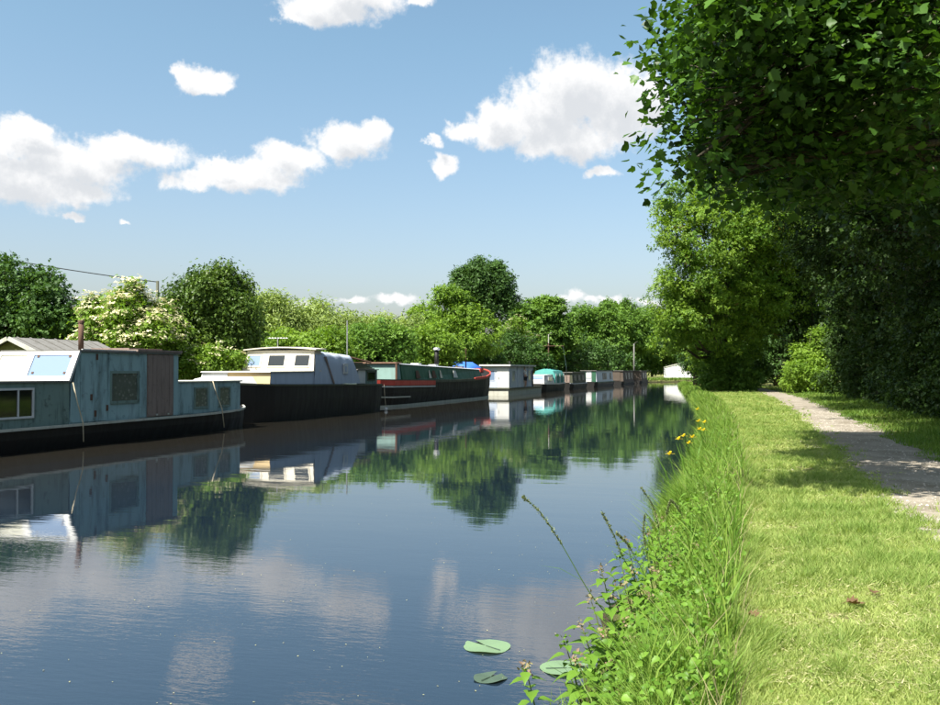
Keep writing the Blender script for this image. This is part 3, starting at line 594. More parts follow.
def hull(name, st, parent, mat=BLACK, zb=-.35, flare=.9):
    """st: (y, half beam at the sheer, sheer height)"""
    rings = []
    for y, h, z in st:
        hb = h*flare
        rings.append([(-h, y, z), (-h*.985, y, z*.55), (-hb, y, .0), (-hb*.9, y, zb), (hb*.9, y, zb), (hb, y, .0), (h*.985, y, z*.55), (h, y, z)])
    mb = MB(); mb.loft(rings); return mb.build(name, mat, parent)
def rail(name, st, parent, mat, w=.05, t=.07, dz=0, y0=-99, y1=99, inset=0):
    mb = MB()
    for s in (1, -1):
        p = [(s*(h-inset), y, z+dz) for y, h, z in st if y0 <= y <= y1]; rings = []
        for x, y, z in p: rings.append([(x-s*.02, y, z-t/2), (x+s*w, y, z-t/2), (x+s*w, y, z+t/2), (x-s*.02, y, z+t/2)])
        if len(rings) > 1: mb.loft(rings)
    return mb.build(name, mat, parent)
def window(parent, x, y0, y1, z0, z1, fm=WHITE, pm=GLASS, fw=.05, mull=(), side=1):
    """a window on a wall facing +x (side=1): raised frame, recessed pane"""
    f = MB(); d = .035
    f.box(x, x+d, y0-fw, y0, z0-fw, z1+fw); f.box(x, x+d, y1, y1+fw, z0-fw, z1+fw); f.box(x, x+d, y0, y1, z0-fw, z0); f.box(x, x+d, y0, y1, z1, z1+fw)
    for m in mull: f.box(x+.004, x+d-.004, m-.02, m+.02, z0, z1)
    w = f.build('window', fm, parent)
    MB().box(x-.02, x+.008, y0+.001, y1-.001, z0+.001, z1-.001).build('pane', pm, w)
    return w
def window_f(parent, y, x0, x1, z0, z1, fm=WHITE, pm=GLASS, fw=.04):
    """a window on a wall facing -y"""
    f = MB(); d = .03
    f.box(x0-fw, x0, y-d, y, z0-fw, z1+fw); f.box(x1, x1+fw, y-d, y, z0-fw, z1+fw); f.box(x0, x1, y-d, y, z0-fw, z0); f.box(x0, x1, y-d, y, z1, z1+fw)
    w = f.build('window', fm, parent); MB().box(x0+.001, x1-.001, y-.008, y+.02, z0+.001, z1-.001).build('pane', pm, w); return w
def hang_rope(label, pts, r=.016):
    mb = MB(); mb.tube(pts, r, 6); return tag(mb.build('rope', ROPE, None, True), label, 'rope')

# ---- 1: teal houseboat
b1 = thing('houseboat', 'long teal narrow houseboat with brown door and white sloping windscreen, nearest at left', 'boat', (-17.55, 18, 0))
S1 = [(-9.6,1.0,.60),(-8.8,1.25,.58),(-6,1.35,.56),(5.4,1.35,.58),(6.8,1.33,.59),(8.0,1.22,.61),(9.0,.98,.63),(9.8,.6,.66),(10.5,.10,.69)]
hull('hull', S1, b1); rail('rub_rail', S1, b1, PALE, .06, .06, -.02)
x1 = 1.2
MB().box(-x1, x1, -8.6, .62, .55, 1.63).build('rear_cabin', TEAL_D, b1)
MB().box(-x1-.02, x1+.05, -8.65, .60, 1.632, 1.67).build('rear_roof', ROOF, b1)
mb = MB(); mb.hexa([(-x1,.62,.55),(x1,.62,.55),(x1,5.1,.55),(-x1,5.1,.55),(-x1,.93,2.40),(x1,.93,2.40),(x1,5.1,2.40),(-x1,5.1,2.40)])
mb.build('wheelhouse', TEAL, b1)
# raised flat sheets of the side, with open seams between them
for y0, y1 in ((1.0, 1.98), (2.06, 2.12), (3.34, 3.62), (4.88, 5.1)):
    MB().box(x1+.002, x1+.022, y0, y1, .60, 2.38).build('side_panel', TEAL, b1)
MB().box(x1+.002, x1+.016, .66, .98, .60, 1.60).build('side_panel', TEAL, b1)
window(b1, x1+.002, 2.17, 3.22, 1.10, 1.84, TEAL_D, NET, .07)
d1 = thing_door = MB().box(x1+.002, x1+.03, 3.66, 4.84, .60, 2.39).build('door', BROWN, b1)
for k in range(6): MB().box(x1+.032, x1+.046, 3.67+k*.195, 3.67+k*.195+.182, .62, 2.37).build('plank', BROWN, d1)
MB().box(x1+.047, x1+.062, 4.02, 4.10, .63, .68).build('hinge', STEEL, d1); MB().box(x1+.047, x1+.062, 4.55, 4.63, .63, .68).build('hinge', STEEL, d1)
MB().box(-x1-.05, x1+.07, .90, 5.16, 2.402, 2.45).build('roof', ROOF, b1)
MB().box(x1+.03, x1+.074, 1.0, 3.1, 2.452, 2.475).build('roof_edge', WHITE, b1)
mb = MB(); mb.box(-.75, x1+.09, 3.15, 5.2, 2.453, 2.51); mb.box(-.5, .8, 3.4, 4.9, 2.512, 2.56); mb.build('sliding_hatch', BROWN, b1)
MB().tube([(.1, 2.3, 2.44), (.1, 2.3, 3.22)], .072, 10).build('stove_pipe', RUST, b1, True)
MB().lathe([(.085, 3.22), (.085, 3.28), (.02, 3.30)], 10, (.1, 2.3)).build('pipe_cap', RUST, b1)
# sloping windscreen facing back along the canal
ws = MB()
def wsp(u, t, n=0.): # u across from -1 to 1, t up the slope
    return (u*1.27, .56+.36*t-.80*n, 1.655+.745*t-.60*n*0-.0+(-.56*0))
ws.slab(wsp(-1, 0), wsp(1, 0), wsp(1, 1), wsp(-1, 1), -.03)
wso = ws.build('windscreen', WHITE, b1)
def pane_on(u0, u1, t0, t1, nm, mat, off, par):
    n = Vector((0, -.90, .435)).normalized(); q = MB(); c = [Vector(wsp(u, t))+n*off for u, t in ((u0, t0), (u1, t0), (u1, t1), (u0, t1))]
    q.hexa([*c, *[v+n*(.03 if nm == 'screen_bar' else .010) for v in c]]); return q.build(nm, mat, par)
for u0, u1, t0, t1 in ((-1, 1, 0, .15), (-1, 1, .88, 1), (-1, -.92, .15, .88), (-.26, -.08, .15, .88), (.86, 1, .15, .88)):
    pane_on(u0, u1, t0, t1, 'screen_bar', WHITE, .003, wso)
pane_on(-.92, -.26, .15, .88, 'pane', FROST, .001, wso); pane_on(-.08, .86, .15, .88, 'pane', GLASSB, .001, wso)
for u, t in ((.0, .24), (.78, .24), (.0, .80), (.78, .80)): pane_on(u, u+.05, t, t+.06, 'screw', RUST, .016, wso)
window(b1, x1+.002, -2.1, -.62, .84, 1.46, WHITE, GLASS, .05, (-1.05,))
MB().box(-1.08, 1.08, 5.12, 8.75, .55, 1.56).build('fore_cabin', TEAL, b1)
MB().box(-1.11, 1.13, 5.13, 8.8, 1.562, 1.60).build('fore_roof', PALE, b1)
for y0, y1 in ((6.15, 6.8), (7.5, 8.08)): window(b1, 1.082, y0, y1, .80, 1.36, TEAL_D, NET, .05)
for y0, y1 in ((5.2, 6.0), (6.95, 7.35)): MB().box(1.082, 1.095, y0, y1, .62, 1.54).build('side_panel', TEAL, b1)
MB().box(-.1, .1, 9.6, 10.3, .66, .74).build('bow_deck', PALE, b1)
for y, z in ((1.55, 2.2), (1.35, 1.15), (1.5, .72), (1.95, .85)): MB().box(x1+.023, x1+.04, y, y+.07, z, z+.16).build('patch', RUST, b1)
hang_rope('pale rope hanging from the windscreen corner down to the waterline of the teal boat', [(-16.24, 18.62, 1.62), (-16.18, 18.72, 1.1), (-16.12, 18.85, .6), (-16.1, 18.85, .12)])
hang_rope('thin rope hung over the fore cabin between its two small windows', [(-16.36, 24.95, 1.62), (-16.32, 25.1, 1.2), (-16.2, 25.25, .7), (-16.15, 25.3, .1)])

# ---- the shed on the bank behind it
sh = thing('garden_shed', 'low grey shed with mossy gable behind the teal boat', 'shed', (-21.7, 22.3, .43), R(2))
MB().box(-1.3, 1.3, 0, 3.6, 0, 1.92).build('wall', BROWN, sh)
MB().hexa([(-1.3,-.012,1.9),(1.3,-.012,1.9),(1.3,.05,1.9),(-1.3,.05,1.9),(-.02,-.012,2.44),(.02,-.012,2.44),(.02,.05,2.44),(-.02,.05,2.44)]).build('gable', MOSS, sh)
for s in (1, -1):
    MB().slab((s*1.5, -.2, 1.84), (s*1.5, 3.9, 1.84), (0, 3.9, 2.48), (0, -.2, 2.48), .04*s).build('roof', ROOF, sh)
    MB().slab((s*1.5, -.245, 1.78), (s*1.5, -.205, 1.78), (0, -.205, 2.42), (0, -.245, 2.42), .12*s).build('barge_board', PALE, sh)
for k in range(7): MB().slab((1.5-.0, .1+k*.55, 1.89), (1.5, .16+k*.55, 1.89), (.02, .16+k*.55, 2.525), (.02, .1+k*.55, 2.525), .02).build('roof_batten', ROOF, sh)

# ---- 2: black hulled cruiser
b2 = thing('cabin_cruiser', 'tall black hulled cruiser with cream wheelhouse and blue grey tarpaulin cover', 'boat', (-18.75, 34, 0))
S2 = [(-6.3,.12,1.56),(-5.95,.5,1.53),(-5.4,.95,1.49),(-4.7,1.38,1.45),(-3.8,1.66,1.42),(-2.5,1.75,1.40),(0,1.75,1.37),(5.6,1.75,1.30),(6.6,1.62,1.30)]
hull('hull', S2, b2, BLACK, -.4, .93); rail('rub_rail', S2, b2, OLIVE, .035, .06, -.04)
mb = MB(); mb.hexa([(-1.5,-3.9,1.38),(1.5,-3.9,1.38),(1.62,-.5,1.36),(-1.62,-.5,1.36),(-1.48,-3.8,1.86),(1.48,-3.8,1.86),(1.6,-.5,1.88),(-1.6,-.5,1.88)]); mb.build('trunk_cabin', GREYBLUE, b2)
MB().slab((-.35,-3.905,1.42),(1.5,-3.905,1.42),(1.48,-3.806,1.87),(-.35,-3.806,1.87),.02).build('cabin_front', CREAM, b2)
MB().slab((-1.5,-3.905,1.60),(-.36,-3.905,1.60),(-.36,-3.806,1.87),(-1.48,-3.806,1.87),.02).build('cabin_front', WHITE, b2)
MB().hexa([(-1.5,-3.95,1.862),(1.53,-3.95,1.862),(1.64,-.6,1.885),(-1.62,-.6,1.885),(-1.5,-3.9,1.90),(1.52,-3.9,1.90),(1.64,-.6,1.92),(-1.6,-.6,1.92)]).build('cabin_roof', CREAM2, b2)
MB().hexa([(-1.1,-5.4,1.42),(.5,-5.4,1.42),(1.0,-3.96,1.42),(-1.4,-3.96,1.42),(-.9,-5.2,1.62),(.3,-5.2,1.62),(.8,-3.96,1.70),(-1.3,-3.96,1.70)]).build('fore_hatch', WHITE, b2)
wh = MB().hexa([(-1.72,-.62,1.90),(1.62,-.62,1.90),(1.6,.3,1.90),(-1.6,.3,1.90),(-1.62,-.34,2.78),(1.52,-.34,2.78),(1.5,.3,2.78),(-1.5,.3,2.78)]).build('wheelhouse', CREAM2, b2)
for a, b in ((-1.5, -.92), (-.52, .22), (.72, 1.36)):
    g = MB(); yy = lambda z: -.62+.28*(z-1.90)/.88
    z0, z1 = 2.12, 2.56
    g.slab((a, yy(z0)-.004, z0), (b, yy(z0)-.004, z0), (b*.985, yy(z1)-.004, z1), (a*.985, yy(z1)-.004, z1), .012)
    w_ = g.build('window', GLASS if a > -1 else GLASSB, b2)
    f = MB()
    for p, q in (((a-.05, z0-.05), (b+.05, z0)), ((a-.05, z1), (b+.05, z1+.05)), ((a-.05, z0), (a, z1)), ((b, z0), (b+.05, z1))):
        f.slab((p[0], yy(p[1])-.006, p[1]), (q[0], yy(p[1])-.006, p[1]), (q[0], yy(q[1])-.006, q[1]), (p[0], yy(q[1])-.006, q[1]), .026)
    f.build('window_frame', CREAM2, w_)
rings = []
for i in range(9):
    x = -1.72+3.4*i/8; zc = 2.80+.10*math.sin(PI*i/8); rings.append([(x, -.52, zc-.02), (x, .45, zc), (x, .45, zc+.045), (x, -.52, zc+.025)])
MB().loft(rings).build('wheelhouse_roof', CREAM2, b2)
def tarp():
    n, m = 40, 12; V = []; rg = random.Random(3)
    prof = [(1.63, 1.36), (1.62, 1.8), (1.60, 2.25), (1.56, 2.6), (1.46, 2.76), (1.0, 2.84), (0, 2.88), (-1.0, 2.84), (-1.46, 2.76), (-1.56, 2.6), (-1.60, 2.25), (-1.62, 1.8), (-1.63, 1.36)]
    for i in range(n+1):
        t = i/n
        for j, (x, z) in enumerate(prof):
            k = (z-1.36)/1.5; y = -.60+.28*k+t*(4.62-1.2*k); drop = .16*t*k
            fold = .035*math.sin(t*26+j*.9)*(.4+.6*math.sin(t*7+j))*(1 if j not in (0, 12) else .3)
            sag = -.05*abs(math.sin(t*PI*3))*(1 if 4 <= j <= 8 else .3)
            V.append((x+(.5 if x > 0 else -.5)*fold*1.2, y, z-drop+sag+fold*.3*(4 <= j <= 8)))
    M_ = len(prof); F = [(i*M_+j, (i+1)*M_+j, (i+1)*M_+j+1, i*M_+j+1) for i in range(n) for j in range(M_-1)]
    mb = MB(); mb.add(V, F); mb.add([V[n*M_+j] for j in range(M_)], [tuple(range(M_))]); o = mb.build('tarpaulin', GREYBLUE, b2, True)
    st = MB(); st.loft([[(1.655-.0*k, .25+.9*(1-k), 1.37+1.38*k*.98), (1.655, .37+.9*(1-k), 1.37+1.38*k*.98), (1.685-.14*k*k, .37+.9*(1-k), 1.37+1.38*k*.98), (1.685-.14*k*k, .25+.9*(1-k), 1.37+1.38*k*.98)] for k in (0, .3, .6, .85)]); st.build('strap', BROWN, o)
    MB().box(1.652, 1.668, 2.15, 2.62, 1.80, 2.24).build('patch', WHITE, o); MB().box(1.669, 1.675, 2.28, 2.5, 1.88, 2.12).build('print', GREYBLUE, o)
tarp()
MB().box(-1.42, 1.42, 4.06, 6.45, 1.28, 1.96).build('aft_cabin', TEAL_D, b2)
MB().box(-1.5, 1.5, 4.02, 6.5, 1.962, 2.0).build('aft_roof', ROOF, b2)
MB().box(1.422, 1.44, 4.2, 5.0, 1.34, 1.95).build('white_door', WHITE, b2)
window(b2, 1.422, 5.3, 6.15, 1.50, 1.84, OLIVE, GLASS, .05)
tg = thing('board_pile', 'dark boards and oddments piled on the aft cabin roof of the black cruiser', 'boards', (-18.75, 39.3, 2.0))
for k in range(6): MB().hexa([(x, y, z) for z in (.0+.055*k, .05+.055*k) for x, y in ((-1.2+.05*k, -1.0+.1*k), (1.3-.1*k, -1.1+.05*k), (1.35-.07*k, 1.0-.12*k), (-1.1+.1*k, 1.1-.1*k))]).build('board', OLIVE, tg)
MB().tube([(.2, -1.0, .35), (.5, -.5, .62), (1.2, .9, .33)], .05, 6).build('pole', RUST, tg)
ar = thing('tv_aerial', 'small grey television aerial on the cream wheelhouse roof', 'aerial', (-19.3, 34.3, 2.86))
MB().tube([(0, 0, -.04), (0, 0, .5)], .02, 6).build('mast', STEEL, ar); bm_ = MB().tube([(-.4, -.1, .46), (.4, .1, .46)], .014, 5).build('boom', STEEL, ar)
for k in range(7): MB().tube([(-.36+.12*k+.05, -.09+.03*k-.22, .46), (-.36+.12*k-.05, -.09+.03*k+.22, .46)], .010, 4).build('element', STEEL, bm_)
fd = thing('fender', 'small white fender floating at the stern corner of the black cruiser', 'fender', (-16.93, 40.62, .06)); mbf = MB(); mbf.lathe([(.0, -.1), (.07, -.08), (.09, 0), (.07, .08), (0, .1)], 10); mbf.build('body', WHITE, fd, True); MB().tube([(0, 0, .09), (-.04, -.06, .6), (-.06, -.1, 1.2)], .012, 5).build('line', ROPE, fd)

# ---- 3: red and green barge
b3 = thing('barge', 'big black barge with green cabin, red gunwale sweeping up at the bow', 'boat', (-19.5, 54, 0))
S3 = [(-11.5,.75,1.46),(-11.0,1.2,1.44),(-10,1.6,1.42),(-8,1.75,1.40),(-4,1.75,1.36),(0,1.75,1.33),(4,1.75,1.36),(7,1.68,1.45),(9,1.40,1.60),(10.4,1.0,1.76),(11.3,.5,1.90),(11.8,.10,1.98)]
hull('hull', S3, b3, BLACK, -.4, .86)
rail('gunwale', [(y, h, z) for y, h, z in S3], b3, OLIVE, .05, .16, -.02)
rail('stern_band', S3, b3, RED, .062, .26, -.13, -11.6, -3.9); rail('white_line', S3, b3, WHITE, .058, .07, -.33, -11.6, -1)
rail('red_gunwale', S3, b3, RED, .065, .16, .04, 3.9, 12)
rail('rubbing_strake', [(y, h*.99, z) for y, h, z in S3], b3, PALE, .05, .07, -.88, -11.6, -7.9)
rail('waterline_band', [(y, h*.87, .06) for y, h, z in S3], b3, PALE, .03, .12, 0, -11.6, 12)
MB().hexa([(-1.45,-9.2,1.38),(1.45,-9.2,1.38),(1.46,-8.6,1.37),(-1.46,-8.6,1.37),(-1.35,-9.1,2.32),(1.35,-9.1,2.32),(1.36,-8.6,2.32),(-1.36,-8.6,2.32)]).build('stern_cabin', PTEAL, b3)
MB().hexa([(-1.45,-9.26,2.322),(1.45,-9.26,2.322),(1.46,-8.5,2.322),(-1.46,-8.5,2.322),(-1.4,-9.2,2.40),(1.4,-9.2,2.40),(1.42,-8.5,2.40),(-1.42,-8.5,2.40)]).build('stern_roof', RUST, b3)
for xx in (-1.46, 1.37): MB().box(xx, xx+.10, -9.24, -9.16, 1.40, 2.31).build('corner_post', RUST, b3)
MB().hexa([(-1.5,-8.45,1.36),(1.5,-8.45,1.36),(1.42,7.2,1.40),(-1.42,7.2,1.40),(-1.36,-8.45,2.28),(1.36,-8.45,2.28),(1.2,6.9,2.02),(-1.2,6.9,2.02)]).build('green_cabin', GREEN, b3)
MB().hexa([(-1.42,-8.44,2.282),(1.42,-8.44,2.282),(1.26,6.95,2.022),(-1.26,6.95,2.022),(-1.38,-8.44,2.33),(1.38,-8.44,2.33),(1.2,6.95,2.07),(-1.2,6.95,2.07)]).build('cabin_roof', LGREY, b3)
for y0, y1, mt in ((-6.4, -5.7, RUST), (-4.2, -3.8, CREAM2), (-3.6, -2.9, RUST), (-2.2, -1.8, CREAM2), (.4, 1.2, WHITE)):
    k = 1.5-.06*(y0+6)/13; MB().hexa([(k+.004,y0,1.5),(k+.02,y0,1.5),(k+.02,y1,1.5),(k+.004,y1,1.5),(k-.075,y0+.1,1.95),(k-.05,y0+.1,1.95),(k-.05,y1-.25,1.95),(k-.075,y1-.25,1.95)]).build('painted_panel', mt, b3)
for y in (-4.2, -1.2, 4.2): MB().box(.3, .8, y, y+.5, 2.25-.018*(y+6), 2.42-.018*(y+6)).build('roof_box', WHITE if y < 0 else RUST, b3)
MB().tube([(.35, .3, 2.1), (.35, .3, 3.25)], .13, 10).build('chimney', BLACK, b3, True); MB().lathe([(.15, 3.24), (.24, 3.30), (.2, 3.40), (.05, 3.44)], 12, (.35, .3)).build('chimney_cap', STEEL, b3)
MB().tube([(-.9, -10.4, 1.4), (-.9, -10.4, 4.6)], .035, 6).build('mast', STEEL, b3)
MB().tube([(-.6, 9.5, 1.7), (-.6, 9.5, 3.6)], .05, 6).build('mast', RUST, b3)
MB().box(-.25, .25, 10.4, 11.2, 1.84, 2.14).build('bow_locker', RED, b3)
bt = thing('tarpaulin', 'bright blue tarpaulin covering a heap behind the bow of the red and green barge', 'tarpaulin', (-23.0, 72, .43))
mb = MB(); rings = []
for i in range(9):
    a = i/8; y = -1.6+3.2*a; hh = 1.9+.35*math.sin(a*PI)+.08*math.sin(a*17); rings.append([(-1.5, y, 0), (-1.45, y, hh*.8), (-.7, y, hh), (.1, y, hh+.05*math.sin(a*11)), (.8, y, hh*.97), (1.45, y, hh*.78), (1.5, y, 0)])
mb.loft(rings); mb.build('cover', BLUE, bt, True); MB().box(-1.6, 1.6, -1.7, 1.7, 0, .12).build('pallet', BROWN, bt)

# ---- 4: white houseboat
b4 = thing('houseboat', 'flat roofed white and grey houseboat on a pale pontoon, right of the barge bow', 'boat', (-19.4, 74, 0))
MB().box(-1.25, 1.25, -5.6, 6, -.3, .50).build('pontoon', PALE, b4); MB().box(-1.35, 1.35, -5.7, 6.1, .502, .58).build('deck', OLIVE, b4)
MB().box(-1.1, 1.1, -4.8, 3.5, .582, 2.32).build('cabin', LGREY, b4); MB().box(-1.3, 1.3, -5.1, 3.8, 2.322, 2.44).build('roof', WHITE, b4)
dr = MB().box(.12, 1.1, -4.84, -4.802, .60, 2.18).build('door', WHITE, b4); MB().box(.22, .26, -4.88, -4.842, 1.3, 1.45).build('handle', STEEL, dr)
window_f(b4, -4.802, -.85, -.1, 1.2, 1.95, LGREY, GLASSB)
MB().box(-1.1, .1, -4.83, -4.802, .60, 1.10).build('front_panel', GREYBLUE, b4)
for y0 in (-3.9, -.2, 1.6): window(b4, 1.102, y0, y0+1.0, 1.15, 1.95, LGREY, GLASSB, .06)
for y in (-4.75, -2.2, -.6, 1.2, 3.3): MB().box(1.102, 1.14, y, y+.12, .60, 2.3).build('post', GREYBLUE, b4)
MB().box(1.145, 1.17, 3.0, 3.28, .62, 2.0).build('black_board', BLACK, b4)
# ---- 5: cruiser under turquoise canvas
b5 = thing('cruiser', 'small white cruiser with turquoise canvas hood and a red mast', 'boat', (-19.2, 87, 0))
S5 = [(-6,.9,.75),(-5,1.15,.72),(0,1.25,.68),(3.2,1.2,.72),(4.6,.75,.8),(5.4,.12,.88)]
hull('hull', S5, b5, BLACK); rail('gunwale', S5, b5, WHITE, .05, .12, .02)
MB().hexa([(-1,-5.6,.7),(1,-5.6,.7),(1.05,-1.2,.7),(-1.05,-1.2,.7),(-.85,-4.9,1.55),(.85,-4.9,1.55),(.9,-1.2,1.6),(-.9,-1.2,1.6)]).build('cabin', WHITE, b5)
MB().hexa([(-.8,-5.25,1.2),(.8,-5.25,1.2),(.8,-5.1,1.2),(-.8,-5.1,1.2),(-.75,-4.98,1.5),(.75,-4.98,1.5),(.75,-4.85,1.5),(-.75,-4.85,1.5)]).build('windscreen', GLASSB, b5)
window(b5, 1.0, -3.8, -1.8, 1.0, 1.35, WHITE, GLASSB, .04)
MB().box(-1.05, 1.1, -5.9, -5.62, .72, .98).build('fore_locker', WHITE, b5)
rings = [[(1.1, y, .75), (1.08, y, 1.5), (.85, y, 1.95), (0, y, 2.12+.04*math.sin(y*5)), (-.85, y, 1.95), (-1.08, y, 1.5), (-1.1, y, .75)] for y in np.linspace(-1.0, 3.4, 15)]
h5 = MB().loft(rings).build('canvas_hood', TURQ, b5)
for k in range(5): MB().box(1.105, 1.13, -.8+k*.95, -.5+k*.95, .78, 1.7).build('canvas_strip', WHITE if k % 2 == 0 else GREEN, h5)
ms = MB().tube([(-.2, 1.9, .7), (-.2, 1.9, 4.75)], .065, 8).build('mast', RUST, b5); MB().tube([(-1.2, 1.6, 4.45), (1.3, 2.1, 4.45)], .035, 6).build('yard', RUST, ms)
MB().tube([(1.25, 2.1, 4.42), (1.3, 3.4, 2.4), (1.15, 4.4, .85)], .03, 5).build('stay', STEEL, ms); MB().tube([(-.2, 1.9, 4.7), (-.2, 1.9, 5.6), (.1, 1.9, 5.8)], .045, 6).build('mast_lamp', PALE, ms)
# ---- 6..9
def small_boat(name, label, x, y0, y1, half, zh, zc, mats, wins, front=None):
    b = thing(name, label, 'boat', (x, (y0+y1)/2, 0)); L2 = (y1-y0)/2
    S = [(-L2,half*.75,zh+.06),(-L2+.8,half,zh),(L2-1.6,half,zh),(L2-.6,half*.7,zh+.06),(L2,.1,zh+.14)]
    hull('hull', S, b, mats[0]); rail('gunwale', S, b, mats[3], .04, .08, -.02)
    a, c = -L2+.7, L2-1.8
    MB().hexa([(-half*.9,a,zh-.05),(half*.9,a,zh-.05),(half*.9,c,zh-.05),(-half*.9,c,zh-.05),(-half*.82,a,zc),(half*.82,a,zc),(half*.82,c,zc),(-half*.82,c,zc)]).build('cabin', mats[1], b)
    MB().box(-half*.9, half*.9, a-.15, c+.15, zc+.002, zc+.07).build('roof', mats[2], b)
    for f0, f1 in wins:
        MB().hexa([(half*.88,a+(c-a)*f0,zh+.3),(half*.93,a+(c-a)*f0,zh+.3),(half*.93,a+(c-a)*f1,zh+.3),(half*.88,a+(c-a)*f1,zh+.3),(half*.83,a+(c-a)*f0,zc-.25),(half*.87,a+(c-a)*f0,zc-.25),(half*.87,a+(c-a)*f1,zc-.25),(half*.83,a+(c-a)*f1,zc-.25)]).build('window', GLASSD, b)
    if front:
        for z0, z1, x0, x1, mt in front: MB().box(x0*half, x1*half, a-.05, a-.002, z0, z1).build('front_panel', mt, b)
    return b
small_boat('narrowboat', 'low dark grey narrowboat between the turquoise canvas and the green boat', -18.9, 93.5, 104, 1.05, .6, 1.75, (BLACK, OLIVE, ROOF, LGREY), ((.1, .25), (.4, .55), (.7, .85)), [(.7, 1.5, .1, .6, BROWN)])
small_boat('narrowboat', 'green and white fronted narrowboat with grey side', -18.6, 107, 123, 1.1, .6, 1.95, (BLACK, LGREY, ROOF, GREEN), ((.35, .45), (.48, .58), (.8, .9)), [(.65, 1.93, -.8, -.3, GREEN), (.65, 1.93, .35, .8, GREEN), (1.1, 1.75, -.25, .3, WHITE), (.65, .95, -.25, .3, WHITE)])
small_boat('cabin_boat', 'brown wooden cabin boat just left of the pale post', -18.0, 126, 140, 1.15, .45, 1.95, (BLACK, DBROWN, ROOF, DBROWN), ((.2, .3), (.45, .6), (.75, .85)), [(.6, 1.8, -.6, .5, DBROWN)])
small_boat('cabin_boat', 'dark brown cabin boat, last in the row before the grassy landing', -17.2, 141, 152, 1.1, .45, 1.95, (BLACK, DBROWN, ROOF, DBROWN), ((.25, .5), (.65, .85)))
ps = thing('post', 'tall pale post standing on the bank behind the brown boats', 'post', foot(634, 150, .4)); MB().tube([(0, 0, -.2), (0, 0, 6.1)], [.13, .10], 8).build('shaft', ROOF, ps, True); MB().tube([(0, 0, 5.9), (.2, .1, 6.3), (.55, .2, 6.4)], .05, 6).build('arm', OLIVE, ps)

# ---- person working on the white houseboat's side deck
SKIN = simple('skin', (.45, .27, .20), .6); SHIRT = simple('white_shirt', (.75, .74, .72), .9); SHORTS = simple('dark_shorts', (.03, .03, .04), .9); HAIRM = simple('grey_hair', (.30, .28, .26), .8)
def person():
    root = thing('person', 'person in white top and dark shorts standing on the white houseboat side deck', 'person', (-18.17, 74.1, .582))
    def skin(name, pts, edges, rad, mat, sub=2):
        me = bpy.data.meshes.new(name); me.from_pydata(pts, edges, []); o = link(bpy.data.objects.new(name, me), root)
        o.modifiers.new('skin', 'SKIN'); 
        for i, r_ in enumerate(rad): me.skin_vertices[0].data[i].radius = (r_, r_) if not isinstance(r_, tuple) else r_
        me.skin_vertices[0].data[0].use_root = True
        s_ = o.modifiers.new('sub', 'SUBSURF'); s_.levels = sub; s_.render_levels = sub
        dg = bpy.context.evaluated_depsgraph_get(); m2 = bpy.data.meshes.new_from_object(o.evaluated_get(dg)); o.modifiers.clear(); o.data = m2; m2.materials.clear(); m2.materials.append(mat); m2.polygons.foreach_set('use_smooth', np.ones(len(m2.polygons), bool)); return o
    P = [(0,0,.90),(0,.02,1.12),(-.04,.03,1.36),(-.06,.03,1.46),(-.09,.02,1.55),(-.10,.02,1.66), (0,-.10,.84),(.02,-.11,.47),(.0,-.12,.09),(-.10,-.13,.04), (0,.10,.84),(.04,.12,.47),(.02,.13,.09),(-.08,.14,.04),
         (-.04,-.18,1.38),(-.10,-.24,1.12),(-.30,-.22,1.0),(-.38,-.21,.98), (-.04,.20,1.38),(-.12,.25,1.12),(-.32,.20,1.06),(-.40,.19,1.05)]
    E = [(0,1),(1,2),(2,3),(3,4),(4,5),(0,6),(6,7),(7,8),(8,9),(0,10),(10,11),(11,12),(12,13),(2,14),(14,15),(15,16),(16,17),(2,18),(18,19),(19,20),(20,21)]
    rad = [(.14,.11),(.125,.10),(.15,.11),.055,.09,.085,.085,.058,.038,.035,.085,.058,.038,.035,.06,.043,.032,.035,.06,.043,.032,.035]
    skin('body', P, E, rad, SKIN)
    skin('shirt', [(0,0,.88),(0,.02,1.12),(-.04,.03,1.36),(-.055,.03,1.43),(-.04,-.19,1.38),(-.08,-.23,1.2),(-.04,.21,1.38),(-.09,.245,1.2)], [(0,1),(1,2),(2,3),(2,4),(4,5),(2,6),(6,7)], [(.16,.13),(.15,.12),(.17,.13),.075,.085,.075,.085,.075], SHIRT)
    skin('shorts', [(0,0,.92),(0,-.10,.82),(.02,-.11,.5),(0,.10,.82),(.035,.12,.5)], [(0,1),(1,2),(0,3),(3,4)], [(.165,.135),.11,.10,.11,.10], SHORTS)
    mb = MB(); mb.lathe([(.0, .10), (.06, .095), (.098, .05), (.105, 0), (.09, -.04)], 12); h = mb.build('hair', HAIRM, root, True); h.location = (-.09, .02, 1.66)
person()

